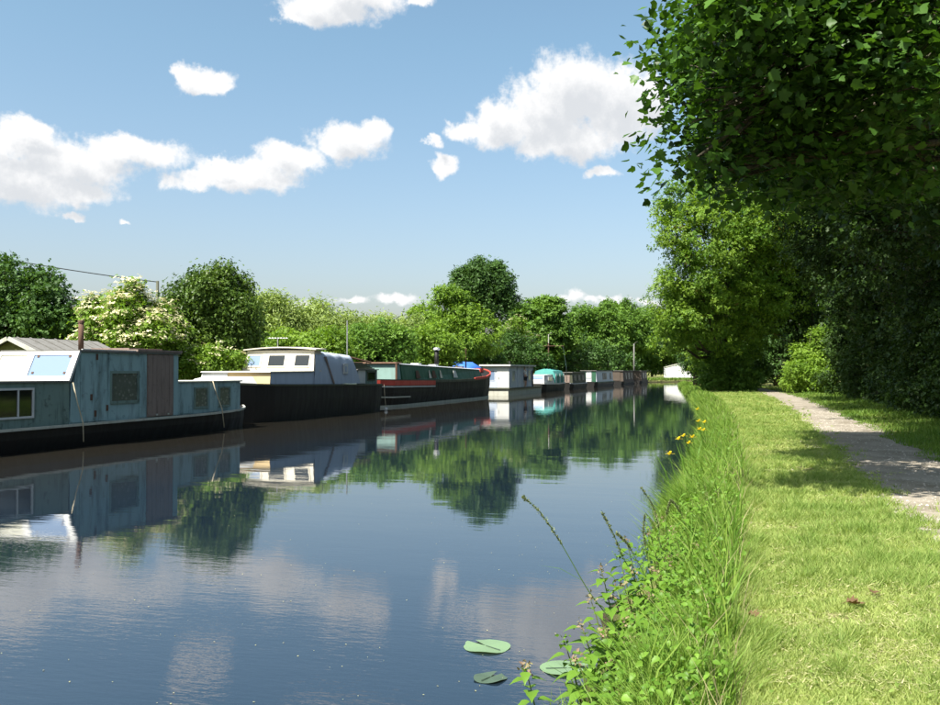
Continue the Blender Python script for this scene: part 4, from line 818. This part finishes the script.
# ---- overhead wire from a pole outside the picture to the pole hidden in the ivy
pol = thing('utility_pole', 'wooden pole whose top shows beside the ivy covered tree', 'pole', (*W(157, 44), .4)); MB().tube([(0, 0, -.3), (0, 0, H(282, 44)-.4+.05)], [.12, .07], 8).build('shaft', OLIVE, pol, True)
po2 = (*W(-190, 40), .4); pol2 = thing('utility_pole', 'wooden pole outside the left edge carrying the wire', 'pole', po2); MB().tube([(0, 0, -.3), (0, 0, 8.6)], [.14, .1], 8).build('shaft', BROWN, pol2, True)
a = Vector((*W(157, 44), H(282, 44))); b = Vector((po2[0], po2[1], 8.8)); pts = [a.lerp(b, t)-Vector((0, 0, 1.1*t*(1-t))) for t in np.linspace(0, 1, 16)]
tag(MB().tube(pts, .022, 5).build('overhead_wire', BLACK, None, True), 'thin black wire crossing the sky at left into the ivy covered tree', 'wire')

# ---- white bridge at the bend
br = thing('canal_bridge', 'white painted hump bridge with dark arch under the trees at the bend', 'bridge', (-7.0, 177, 0), R(-3))
def bridge():
    # front face with an arched opening, extruded in depth
    n = 14; cx, w, sp, rise = .2, 2.0, .9, 1.7
    top = [(-9, 2.6), (-5, 3.6), (-2, 4.3), (.5, 4.5), (3, 4.2), (6, 3.3), (9, 2.4)]
    arch = [(cx+w*math.cos(PI-PI*k/n), sp+rise*math.sin(PI*k/n)) for k in range(n+1)]
    f = MB(); D = 4.2
    cols = [(-9, -.6)]+[(-5.0, -.6), (cx-w-.01, -.6)]+[(x, z) for x, z in arch]+[(cx+w+.01, -.6), (5.5, -.6), (9, -.6)]
    up = [(x, float(np.interp(x, [t[0] for t in top], [t[1] for t in top]))) for x, z in cols]; V = []
    for y in (0, D):
        V += [(x, y, z) for x, z in cols]+[(x, y, z) for x, z in up]
    N_ = len(cols); F = []
    for k in range(N_-1):
        F += [(k, k+1, N_+k+1, N_+k), (2*N_+k, 3*N_+k, 3*N_+k+1, 2*N_+k+1), (N_+k, N_+k+1, 3*N_+k+1, 3*N_+k), (k, 2*N_+k, 2*N_+k+1, k+1)]
    F += [(0, N_, 3*N_, 2*N_), (N_-1, 3*N_-1, 4*N_-1, 2*N_-1)]
    f.add(V, F); f.build('wall', WHITE, br)
    rg = MB(); rings = []
    for x, z in arch:
        a = math.atan2((z-sp)/rise, (x-cx)/w); rings.append([(x, -.06, z), (x+.32*math.cos(a), -.06, z+.32*math.sin(a)), (x+.32*math.cos(a), -.002, z+.32*math.sin(a)), (x, -.002, z)])
    rg.loft(rings).build('arch_ring', PALE, br)
    cp = MB(); cp.loft([[(x, -.1, z+.003), (x, .35, z+.003), (x, .35, z+.16), (x, -.1, z+.16)] for x, z in top]); cp.build('coping', PALE, br)
bridge()

# ---------------------------------------------------------------- grass and the plants of the bank
G_MOWN = leafmat('mown_grass', (.145, .24, .045), (.35, .40, .13), .38, .55)
G_TALL = leafmat('tall_grass', (.090, .195, .024), (.255, .355, .07), .45, .5)
G_STRAW = leafmat('straw', (.27, .26, .12), (.44, .42, .22), .2, .7, (1, 1, .8))
G_DEAD = leafmat('dead_stem', (.17, .15, .07), (.30, .27, .14), .2, .7, (1, 1, .8))
G_VERGE = leafmat('verge_grass', (.07, .15, .02), (.18, .26, .05), .35, .5)
YR = np.linspace(-60, 300, 1441); ER = np.array([eR(y) for y in YR]); PC = np.array([path_c(y) for y in YR])
def er(y): return np.interp(y, YR, ER)
def gz(x, y): return np.interp(x-er(y), [-.8, -.25, 0, .25, .6, .95, 8], [-1, -.35, .02, .19, .34, .40, .42])
def visible(x, y, m=140):
    Z = -x*math.sin(YAW)+y*math.cos(YAW); X = x*math.cos(YAW)+y*math.sin(YAW); u = X/np.maximum(Z, .1)*900+470
    return (Z > 2.6) & (u > -m) & (u < 940+m)
def blades(name, x, y, z, h, w, lx, ly, tone, mat, rng, seg=2):
    n = len(x); a = rng.uniform(0, 2*PI, n); bx, by = np.cos(a)*w*.5, np.sin(a)*w*.5
    B = np.stack([x, y, z], 1); off = np.stack([bx, by, np.zeros(n)], 1); lean = np.stack([lx, ly, np.zeros(n)], 1); up = np.stack([np.zeros(n), np.zeros(n), h], 1)
    if seg == 1:
        V = np.stack([B-off, B+off, B+up+lean], 1); T = np.array([(0, 1, 2)]); k = 3
    else:
        M_ = B+up*.58+lean*.30; V = np.stack([B-off, B+off, M_-off*.8, M_+off*.8, B+up*.95+lean], 1); T = np.array([(0, 1, 3), (0, 3, 2), (2, 3, 4)]); k = 5
    F = T[None]+(np.arange(n)*k)[:, None, None]
    return tag(np_mesh(name, V.reshape(-1, 3), F.reshape(-1, 3), mat, None, np.repeat(tone, k)), kind='stuff')
def patchy(x, y, f, seed): return n3(np.stack([x, y, 0*x], 1), f, seed)
def grass():
    rng = np.random.default_rng(21)
    def sample(n, x0, x1, y0, y1, power):   # density falls with distance
        u = rng.uniform(0, 1, n); y = (y0**(1-power)+u*(y1**(1-power)-y0**(1-power)))**(1/(1-power)); return rng.uniform(x0, x1, n), y
    # mown strip between the bank and the path: small tufts, each with its own tint and lie
    x, y = sample(46000, 0, 1, 2.8, 75, 1.5); lo = er(y)+.66; hi = np.interp(y, YR, PC)-.74+.10*np.sin(y*2.1)*np.sin(y*.7)+.06*np.sin(y*5.3)+.22*np.abs(rng.normal(size=len(y)))*(rng.uniform(0, 1, len(y)) < .5); x = lo+x*(hi-lo); k = visible(x, y) & ~((patchy(x, y, 2.4, 77) > 1.0) & (rng.uniform(0, 1, len(x)) < .8)); x, y = x[k], y[k]; lo = lo[k]
    tt = rng.normal(size=len(x)); ta = rng.uniform(0, 2*PI, len(x)); tl = rng.uniform(0, 1.1, len(x)); th = rng.uniform(.75, 1.35, len(x)); per = 9; r_ = lambda v: np.repeat(v, per)
    far = np.clip((r_(y)-4)/20, 0, 1.6); x = r_(x)+rng.normal(size=len(x)*per)*.016*(1+far); y = r_(y)+rng.normal(size=len(y)*per)*.016*(1+far); n = len(x)
    p = patchy(x, y, 1.6, 3)*.5+patchy(x, y, 5.5, 4)*.35; edge = np.clip(1-(x-r_(lo))/.4, 0, 1)
    h = rng.uniform(.020, .060, n)*r_(th)*(1+.75*np.clip(p, -.6, 1.5))*(1+1.5*edge)*(1+.25*far); w = rng.uniform(.0045, .0085, n)*(1+1.8*far)
    a = rng.uniform(0, 2*PI, n); l = h*rng.uniform(.2, 1.0, n); lx = l*np.cos(a)+h*r_(tl*np.cos(ta)); ly = l*np.sin(a)+h*r_(tl*np.sin(ta))
    tone = np.clip(.50-.36*p+r_(tt)*.20+.14*rng.normal(size=n), 0, 1)
    blades('mown_grass', x, y, gz(x, y)-.004, h, w, lx, ly, tone, G_MOWN, rng, 1)
    x, y = sample(30000, 0, 1, 2.8, 60, 1.5); lo = er(y)+.75; hi = np.interp(y, YR, PC)-.7; x = lo+x*(hi-lo); q = patchy(x, y, 2.2, 9)+.4*rng.normal(size=len(x)); k = visible(x, y) & (q > -.1); x, y = x[k], y[k]; n = len(x); far = np.clip((y-4)/20, 0, 1.6)
    a = rng.uniform(0, 2*PI, n); l = rng.uniform(.02, .07, n)
    blades('hay_clippings', x, y, gz(x, y)+rng.uniform(.008, .035, n), rng.uniform(-.006, .018, n), rng.uniform(.004, .008, n)*(1+2*far), l*np.cos(a), l*np.sin(a), rng.uniform(0, 1, n), G_STRAW, rng, 1)
    # long grass along the water's edge
    x, y = sample(110000, 0, 1, 2.6, 130, 1.35); x = er(y)-.12+x**.8*(.98+.012*np.clip(y-20, 0, 90)); k = visible(x, y); x, y = x[k], y[k]; n = len(x); far = np.clip((y-4)/22, 0, 3.5)
    thin = (y < 9.5) & (x-er(y) < .52) & (rng.uniform(0, 1, len(x)) < .96); x, y, far = x[~thin], y[~thin], far[~thin]; n = len(x)
    p = patchy(x, y, 1.9, 13)*.6+patchy(x, y, 4.5, 14)*.4; d = x-er(y)
    h = rng.uniform(.12, .34, n)*(1+.5*p)*np.interp(d, [-.12, .2, .6, .98], [1.05, 1.15, .95, .42]); w = rng.uniform(.006, .011, n)*(1+1.3*far); h = h*np.where((y < 9.5) & (d < .42), .62, 1); a = rng.uniform(0, 2*PI, n); l = h*rng.uniform(.15, .75, n)
    tone = np.clip(.48-.18*p+.22*rng.normal(size=n), 0, 1)
    blades('long_grass', x, y, gz(x, y)-.01, h, w, l*np.cos(a)-.18*h, l*np.sin(a), tone, G_TALL, rng)
    x, y = sample(5200, 0, 1, 3.2, 110, 1.3); x = er(y)-.10+x*.95; q = patchy(x, y, 1.3, 71); k = visible(x, y) & (q > .05) & ~((y < 8.5) & (x-er(y) < .45)); x, y = x[k], y[k]; n = len(x); far = np.clip((y-4)/22, 0, 3)
    h = rng.uniform(.32, .62, n); a = rng.uniform(0, 2*PI, n); l = h*rng.uniform(.1, .55, n)
    blades('tall_reeds', x, y, gz(x, y)-.02, h, rng.uniform(.009, .016, n)*(1+.9*far), l*np.cos(a)-.1*h, l*np.sin(a), rng.uniform(0, .9, n), G_TALL, rng)
    x, y = sample(1500, 0, 1, 3.0, 60, 1.4); x = er(y)+.05+x*.85; k = visible(x, y) & ~((y < 9) & (x-er(y) < .62)); x, y = x[k], y[k]; n = len(x); a = rng.uniform(0, 2*PI, n); h = rng.uniform(.15, .48, n); l = h*rng.uniform(.2, .9, n)
    blades('dead_stems', x, y, gz(x, y), h, rng.uniform(.004, .007, n)*(1+np.clip((y-4)/20, 0, 2)), l*np.cos(a), l*np.sin(a), rng.uniform(0, .8, n), G_DEAD, rng)
    # straggling blades at the inner edge, path verge and far banks
    x, y = sample(70000, 0, 1, 7, 95, 1.3); lo = np.interp(y, YR, PC)+.72+.2*np.sin(y*1.9)*np.sin(y*.6); x = lo+x*(7.2-lo); k = visible(x, y); x, y = x[k], y[k]; n = len(x); far = np.clip((y-4)/20, 0, 3); p = patchy(x, y, 1.1, 33)
    h = rng.uniform(.04, .13, n)*(1+.6*np.clip(p, -.8, 1.5))*np.interp(x, [2.9, 3.3, 5, 6.5], [.5, 1, 1.3, 2.2]); w = rng.uniform(.006, .010, n)*(1+1.4*far); a = rng.uniform(0, 2*PI, n); l = h*rng.uniform(.2, .9, n)
    blades('verge_grass', x, y, .40+0*x, h, w, l*np.cos(a), l*np.sin(a), np.clip(.45-.2*p+.2*rng.normal(size=n), 0, 1), G_VERGE, rng, 2)
    y = rng.uniform(14, 190, 30000); yl = np.array([eL(v) for v in np.linspace(10, 200, 400)]); lo = np.interp(y, np.linspace(10, 200, 400), yl); x = lo-.05-rng.uniform(0, 1, len(y))**1.6*9; n = len(x)
    h = rng.uniform(.15, .5, n); a = rng.uniform(0, 2*PI, n); l = h*.4
    blades('bank_grass', x, y, .36+0*x, h, rng.uniform(.03, .07, n)*(1+y/80), l*np.cos(a), l*np.sin(a), rng.uniform(0, 1, n), G_VERGE, rng, 2)
    # broad leaved weeds among the long grass
    y = 2.8+rng.uniform(0, 1, 900)**1.5*24; x = er(y)+np.where(y < 8, rng.uniform(.35, .75, 900), rng.uniform(-.10, .75, 900)); P = []; 
    per = 7; pos = np.stack([x, y, gz(x, y)+rng.uniform(.06, .34, 900)], 1)[:, None]+rng.normal(size=(900, per, 3))*np.array([.07, .07, .05]); pos = pos.reshape(-1, 3); n = len(pos)
    tag(scatter('bank_weeds', OVATE, pos, unit(np.array([-.2, -.3, 1.])+rng.normal(size=(n, 3))*.35), rng.uniform(.022, .05, n), np.clip(rng.normal(.45, .2, n), 0, 1), L_NETTLE, None, rng), kind='stuff')
    # clover and plantain leaves low in the mown strip
    y = 3+rng.uniform(0, 1, 2600)**1.6*14; x = er(y)+.9+rng.uniform(0, 1, 2600)*(np.interp(y, YR, PC)-.6-er(y)-.9); k = patchy(x, y, 1.7, 44) > .15; x, y = x[k], y[k]; n = len(x)
    tag(scatter('clover', LEAF, np.stack([x, y, gz(x, y)+rng.uniform(.01, .04, n)], 1), unit(np.array([0, 0, 1.])+rng.normal(size=(n, 3))*.4), rng.uniform(.018, .035, n), rng.uniform(0, .7, n), G_MOWN, None, rng), kind='stuff')
    # stones on the path
    n = 5000; y = 7+rng.uniform(0, 1, n)**1.8*30; x = np.interp(y, YR, PC)+rng.normal(size=n)*.55; s_ = .005+.018*rng.uniform(0, 1, n)**2.5
    TV = np.array([(-1, -.8, 0), (1, -.7, 0), (.7, .9, 0), (-.8, .8, 0), (0, .05, .9)], float); TF = np.array([(0, 1, 4), (1, 2, 4), (2, 3, 4), (3, 0, 4)])
    tag(scatter('gravel', (TV, TF), np.stack([x, y, .408+0*x], 1), np.tile([0, 0, 1.], (n, 1)), s_, rng.uniform(0, 1, n), simple('stone', (.34, .31, .27), .95, .1, 0, .5, 2), None, rng), kind='stuff')
    n = 420; y = 4+rng.uniform(0, 1, n)**2*26; x = er(y)-.3-rng.uniform(0, 1, n)**1.5*7; s_ = rng.uniform(.006, .02, n)
    tag(scatter('floating_debris', LEAF, np.stack([x, y, .004+0*x], 1), np.tile([0, 0, 1.], (n, 1))+rng.normal(size=(n, 3))*.05, s_, rng.uniform(0, 1, n), G_STRAW, None, rng), kind='stuff')
grass()

# --- nettles leaning out over the water
def nettles():
    rg = random.Random(5); leaf_me = None
    stem_m = leafmat('nettle_stem', (.10, .13, .03), (.12, .10, .05), .1, .6); bud = leafmat('nettle_bud', (.20, .19, .08), (.24, .16, .12), .2, .7)
    places = [(524,4.05,692,'small nettle at the very bottom, furthest out over the water'),(563,4.6,668,'nettle with browned buds partly covering a lily pad'),(580,5.0,652,'browned nettle tip standing over the lily pad beside the bank'),(598,5.1,660,'nettle just right of the lily pad at the bank foot'),
        (600,5.6,597,'tall nettle reaching highest over the water, left of the others'),(618,5.9,585,'tall nettle behind the leftmost tall one'),(612,5.6,625,'nettle with a hanging leaf below the tall nettles'),(632,5.8,600,'broad leaved nettle in the middle of the clump'),(645,6.4,580,'nettle at the back of the clump under the bent seed heads'),
        (628,5.3,650,'low nettle in the middle of the clump'),(650,5.6,628,'nettle hemmed in by long grass near the clump middle'),(610,4.7,692,'nettle at the bottom edge with a dark bare stem'),(640,4.9,680,'nettle at the bottom edge beside the long grass'),(668,6.2,590,'nettle where clump and long grass meet'),
        (662,7.2,548,'nettle poking out under the rearmost seed heads'),(680,7.2,540,'bushy nettle at the far end of the clump'),(688,8.2,520,'small nettle beyond the clump beside the white litter'),(672,5.4,640,'nettle half hidden in the long grass low at the bank'),(655,7.6,562,'leaning nettle overhanging the water beyond the clump'),(695,6.4,575,'nettle deep in the long grass'),(590,4.4,700,'nettle cut off by the bottom edge of the picture'),(625,6.6,568,'slender nettle tip against the open water'),
        (590,5.3,628,'nettle standing over the water between the leftmost tall one and the lily pad'),(622,5.4,612,'full leaved nettle right below the tall pair'),(640,6.0,612,'nettle in the thick of the clump'),(606,5.0,662,'bushy nettle above the bottom stems'),(655,6.2,600,'nettle crowded against the long grass'),(632,5.0,668,'bushy low nettle between bare stems and long grass'),(575,4.5,685,'low nettle in front of the lily pad'),(672,6.8,560,'nettle level with the leaning seed heads'),(648,6.9,560,'nettle on the water side below the leaning seed heads')]
    for px, Z, py, lab in places:
        x, y = W(px, Z); top = H(py-30, Z); bx = max(x+.12, er(y)+.04); bx = min(bx, x+.4); base = Vector((bx, y-.03, float(gz(np.array([bx]), np.array([y]))[0])-.03)); tip = Vector((x, y, max(top, base.z+.18)))
        root = thing('nettle', lab, 'plant', base); v = tip-base; mid = v*.5+Vector((v.x*-.12, 0, v.length*.06))
        def at(t): return (mid*(2*t*(1-t))+v*(t*t))
        MB().tube([at(t) for t in (0, .2, .4, .6, .8, 1)], [.0055, .005, .0045, .004, .003, .002], 5).build('stem', stem_m, root)
        nl = max(6, int(v.length/.058)); ang = rg.uniform(0, PI)
        for i in range(nl):
            t = .22+.78*(i+.4)/nl; sz = .125*(1.15-.6*t)*rg.uniform(.85, 1.2)
            for sgn in (0, PI):
                a = ang+sgn+rg.uniform(-.3, .3); dr = Vector((math.cos(a), math.sin(a), rg.uniform(-.25, .2))).normalized(); nn = Vector((-.15*dr.x, -.15*dr.y, 1)); nn = (nn-dr*nn.dot(dr)).normalized(); xx = dr.cross(nn)
                if leaf_me is None: o = np_mesh('leaf', OVATE[0], OVATE[1], L_NETTLE, root, np.full(len(OVATE[0]), .45)); leaf_me = o.data
                else: o = link(bpy.data.objects.new('leaf', leaf_me), root)
                o.matrix_local = Matrix.Translation(at(t)+dr*.018) @ Matrix((xx, dr, nn)).transposed().to_4x4() @ Matrix.Scale(sz, 4)
            ang += PI/2
        rngb = np.random.default_rng(int(px)); pb = np.array(v)+rngb.normal(size=(16, 3))*np.array([.018, .018, .016])
        scatter('bud', LEAF, pb, rngb.normal(size=(16, 3))+np.array([0, 0, .8]), rngb.uniform(.016, .032, 16), rngb.uniform(0, 1, 16), bud if rg.random() < .5 else L_NETTLE, root, rngb)
nettles()

# --- tall grass stems with seed heads
def seed_grass():
    stm = leafmat('seed_stem', (.07, .13, .03), (.10, .15, .04), .15, .6); hd = leafmat('seed_head', (.09, .13, .05), (.20, .22, .10), .2, .8)
    for i, (pts, Z, hl, lab) in enumerate([
        ([(640,655),(612,622),(588,590),(562,545),(540,512),(523,497)], 5.3, .42, 'longest grass stem bending far left over the water with a drooping seed head'),
        ([(652,615),(632,575),(622,556),(612,532),(602,513)], 5.9, .5, 'grass stem with a straight dark seed head right of the longest one'),
        ([(658,605),(645,578),(634,556),(626,542),(616,533)], 5.9, .45, 'grass stem with a seed head bending left at its tip'),
        ([(672,585),(660,548),(658,528),(652,505),(641,488)], 6.6, .5, 'grass stem with a tall seed head leaning left behind the nettles'),
        ([(676,570),(668,538),(665,520),(669,502)], 6.9, .3, 'thin grass stem curving right at its tip'),
        ([(650,590),(647,560),(643,535),(644,515)], 6.4, .5, 'faint upright grass stem over the open water'),
        ([(690,560),(684,525),(676,506),(670,500)], 7.2, .5, 'short seed head tipping over beside the long grass')]):
        P = [Vector((*W(px, Z), H(py, Z))) for px, py in pts]; base = P[0].copy(); base.z = min(base.z, .30)
        root = thing('seed_grass', lab, 'grass stem', base); Q = [p-base for p in P]; Q[0] = Vector((0.04, -.02, -.12))
        # smooth the stem
        L = []
        for k in range(len(Q)-1):
            p0, p1, p2, p3 = Q[max(k-1, 0)], Q[k], Q[k+1], Q[min(k+2, len(Q)-1)]
            for t in (0, .25, .5, .75): L.append(.5*((2*p1)+(p2-p0)*t+(2*p0-5*p1+4*p2-p3)*t*t+(3*p1-3*p2+p3-p0)*t**3))
        L.append(Q[-1]); MB().tube(L, [.0045-.0032*k/(len(L)-1) for k in range(len(L))], 5).build('stem', stm, root, True)
        rng = np.random.default_rng(60+i); k0 = int(len(L)*(1-hl)); kk = rng.uniform(k0, len(L)-1, 260); A = np.array([L[int(k)].lerp(L[min(int(k)+1, len(L)-1)], k-int(k)) for k in kk]); t = np.array([unit(np.array(L[min(int(k)+1, len(L)-1)]-L[int(k)])+1e-5) for k in kk])
        scatter('seed_head', LEAF, A+rng.normal(size=(260, 3))*.004, rng.normal(size=(260, 3)), rng.uniform(.009, .017, 260), rng.uniform(0, 1, 260), hd, root, rng, t+rng.normal(size=(260, 3))*.2)
        for q in (.25, .45):
            b = L[int(len(L)*q)]; a = rng.uniform(0, 6.28); d = Vector((math.cos(a), math.sin(a), .5)); w = Vector((-math.sin(a), math.cos(a), 0))*.005
            MB().add([b-w, b+w, b+d*.13+w*1.1, b+d*.13-w*1.1, b+d*.2+Vector((0, 0, -.05))+d*.06], [(0, 1, 2, 3), (3, 2, 4)]).build('blade', G_TALL, root)
seed_grass()

# --- yellow irises at the water's edge
def irises():
    yel = leafmat('iris_petal', (.74, .56, .02), (.82, .66, .05), .3, .5, (1, 1, .5)); me_p = None
    pv = np.array([(0, 0, 0), (-.3, .45, .10), (-.22, .9, .02), (0, 1.05, -.08), (.22, .9, .02), (.3, .45, .10)], float); pf = np.array([(0, 5, 1), (1, 5, 2), (5, 4, 2), (2, 4, 3)])
    rg = random.Random(8)
    for px, py, Z, lab in [(669,455,12.6,'yellow iris flower lowest and furthest out over the water'),(678,440,14.6,'yellow iris flower leftmost of the middle four'),(683,437,15.2,'yellow iris flower, second of the middle four'),(688,444,15,'lowest yellow iris flower of the middle four'),(692,438,15.6,'yellow iris flower right of the middle four'),
        (698,422,17.4,'yellow iris flower left in the upper cluster'),(699,430,17.0,'yellow iris flower lowest in the upper cluster'),(704,423,18,'yellow iris flower right in the upper cluster'),(697,410,20,'single yellow iris flower standing highest, furthest along the bank'),(703,431,17.6,'yellow iris bud tucked below the upper cluster')]:
        x, y = W(px, Z); z = H(py, Z); b = Vector((max(x+.1, er(y)-.05), y, 0)); root = thing('yellow_iris', lab, 'flower', b); tip = Vector((x, y, z))-b
        MB().tube([(0, 0, -.1), tip*.5+Vector((.03, 0, .04)), tip], [.008, .007, .005], 5).build('stem', G_TALL, root)
        for k in range(6):
            a = k*PI/3+rg.uniform(-.2, .2); up = 1.3 if k % 2 else .3; d = Vector((math.cos(a), math.sin(a), up)).normalized(); n_ = Vector((-math.cos(a)*up, -math.sin(a)*up, 1)); n_ = (n_-d*n_.dot(d)).normalized(); xx = d.cross(n_)
            if me_p is None: o = np_mesh('petal', pv, pf, yel, root, np.full(6, .5)); me_p = o.data
            else: o = link(bpy.data.objects.new('petal', me_p), root)
            o.matrix_local = Matrix.Translation(tip) @ Matrix((xx, d, n_)).transposed().to_4x4() @ Matrix.Scale(.075 if k % 2 == 0 else .07, 4)
        for k in range(4):
            a = rg.uniform(0, 6.28); l = rg.uniform(.55, .95); d = Vector((math.cos(a)*.35, math.sin(a)*.35, 1)); w = Vector((-math.sin(a), math.cos(a), 0))*.014; o = Vector((rg.uniform(-.06, .1), rg.uniform(-.08, .08), -.05))
            MB().add([o-w, o+w, o+d*l*.6+w, o+d*l*.6-w, o+d*l+Vector((math.cos(a)*.12, math.sin(a)*.12, -.03))], [(0, 1, 2, 3), (3, 2, 4)]).build('sword_leaf', G_TALL, root)
irises()

# --- lily leaves, litter, fallen leaves
def pads():
    lm = leafmat('lily_leaf', (.14, .22, .12), (.19, .27, .15), .1, .35); lm2 = leafmat('lily_leaf_sunk', (.055, .085, .06), (.065, .095, .065), .05, .5)
    for px, py, r, mt, rot, lab in [(486,645,.155,lm,2.6,'pale green lily leaf floating flat on open water'),(490,676,.10,lm2,1.2,'dull sunken lily leaf below the floating one'),(566,667,.15,lm,.4,'green lily leaf half hidden by nettles')]:
        Z = CAM_H*900/(py-371.5); x, y = W(px, Z); root = thing('lily_leaf', lab, 'lily leaf', (x, y, .004), rot)
        n = 26; V = [(0, 0, .002)]
        for k in range(n): a = .22+(2*PI-.44)*k/(n-1); q = r*(1+.04*math.sin(5*a))*(1.12 if abs(a-PI) < 2.4 else 1); V.append((q*math.cos(a), q*.9*math.sin(a), .004+.006*math.sin(3*a+1)))
        MB().add(V, [(0, k, k+1) for k in range(1, n)]).build('blade', mt, root)
        MB().tube([(0, 0, -.01), (-.02, .02, -.3)], .005, 5).build('stalk', G_TALL, root); MB().tube([(0, 0, .005), (-r*.9, 0, .007)], .003, 4).build('midrib', lm2, root)
    Z = CAM_H*900/(484-371.5); x, y = W(682, Z); li = thing('floating_litter', 'crumpled white carton floating against the bank below the irises', 'litter', (x, y, 0), .4)
    MB().hexa([(-.11,-.06,-.02),(.10,-.05,-.03),(.12,.06,-.02),(-.10,.07,-.02),(-.10,-.05,.05),(.07,-.06,.035),(.11,.04,.06),(-.08,.05,.03)]).build('carton', WHITE, li); MB().slab((.02,-.05,.052), (.13,-.02,.07), (.12,.07,.075), (.03,.05,.05), .006).build('flap', WHITE, li)
    dl = leafmat('dead_leaf', (.10, .058, .03), (.15, .09, .05), .15, .8)
    for px, py, s_, lab in [(853,607,.085,'curled brown dead leaf lying on the mown grass'),(752,620,.075,'brown dead leaf caught at the edge of the long grass'),(873,596,.06,'small brown leaf fragment beyond the curled dead leaf')]:
        Z = 1.5*900/(py-371.5); x, y = W(px, Z); root = thing('dead_leaf', lab, 'leaf', (x, y, .43), px)
        v = MAPLE[0].copy(); v[:, 1] -= .4; v[:, 2] += .9*v[:, 0]**2+.35*v[:, 1]**2; np_mesh('blade', v*s_*1.3, MAPLE[1], dl, root, np.full(len(v), .4)); MB().tube([(0, -.5*s_, .01), (.02, -1.0*s_, .0)], .002, 4).build('stalk', dl, root)
pads()
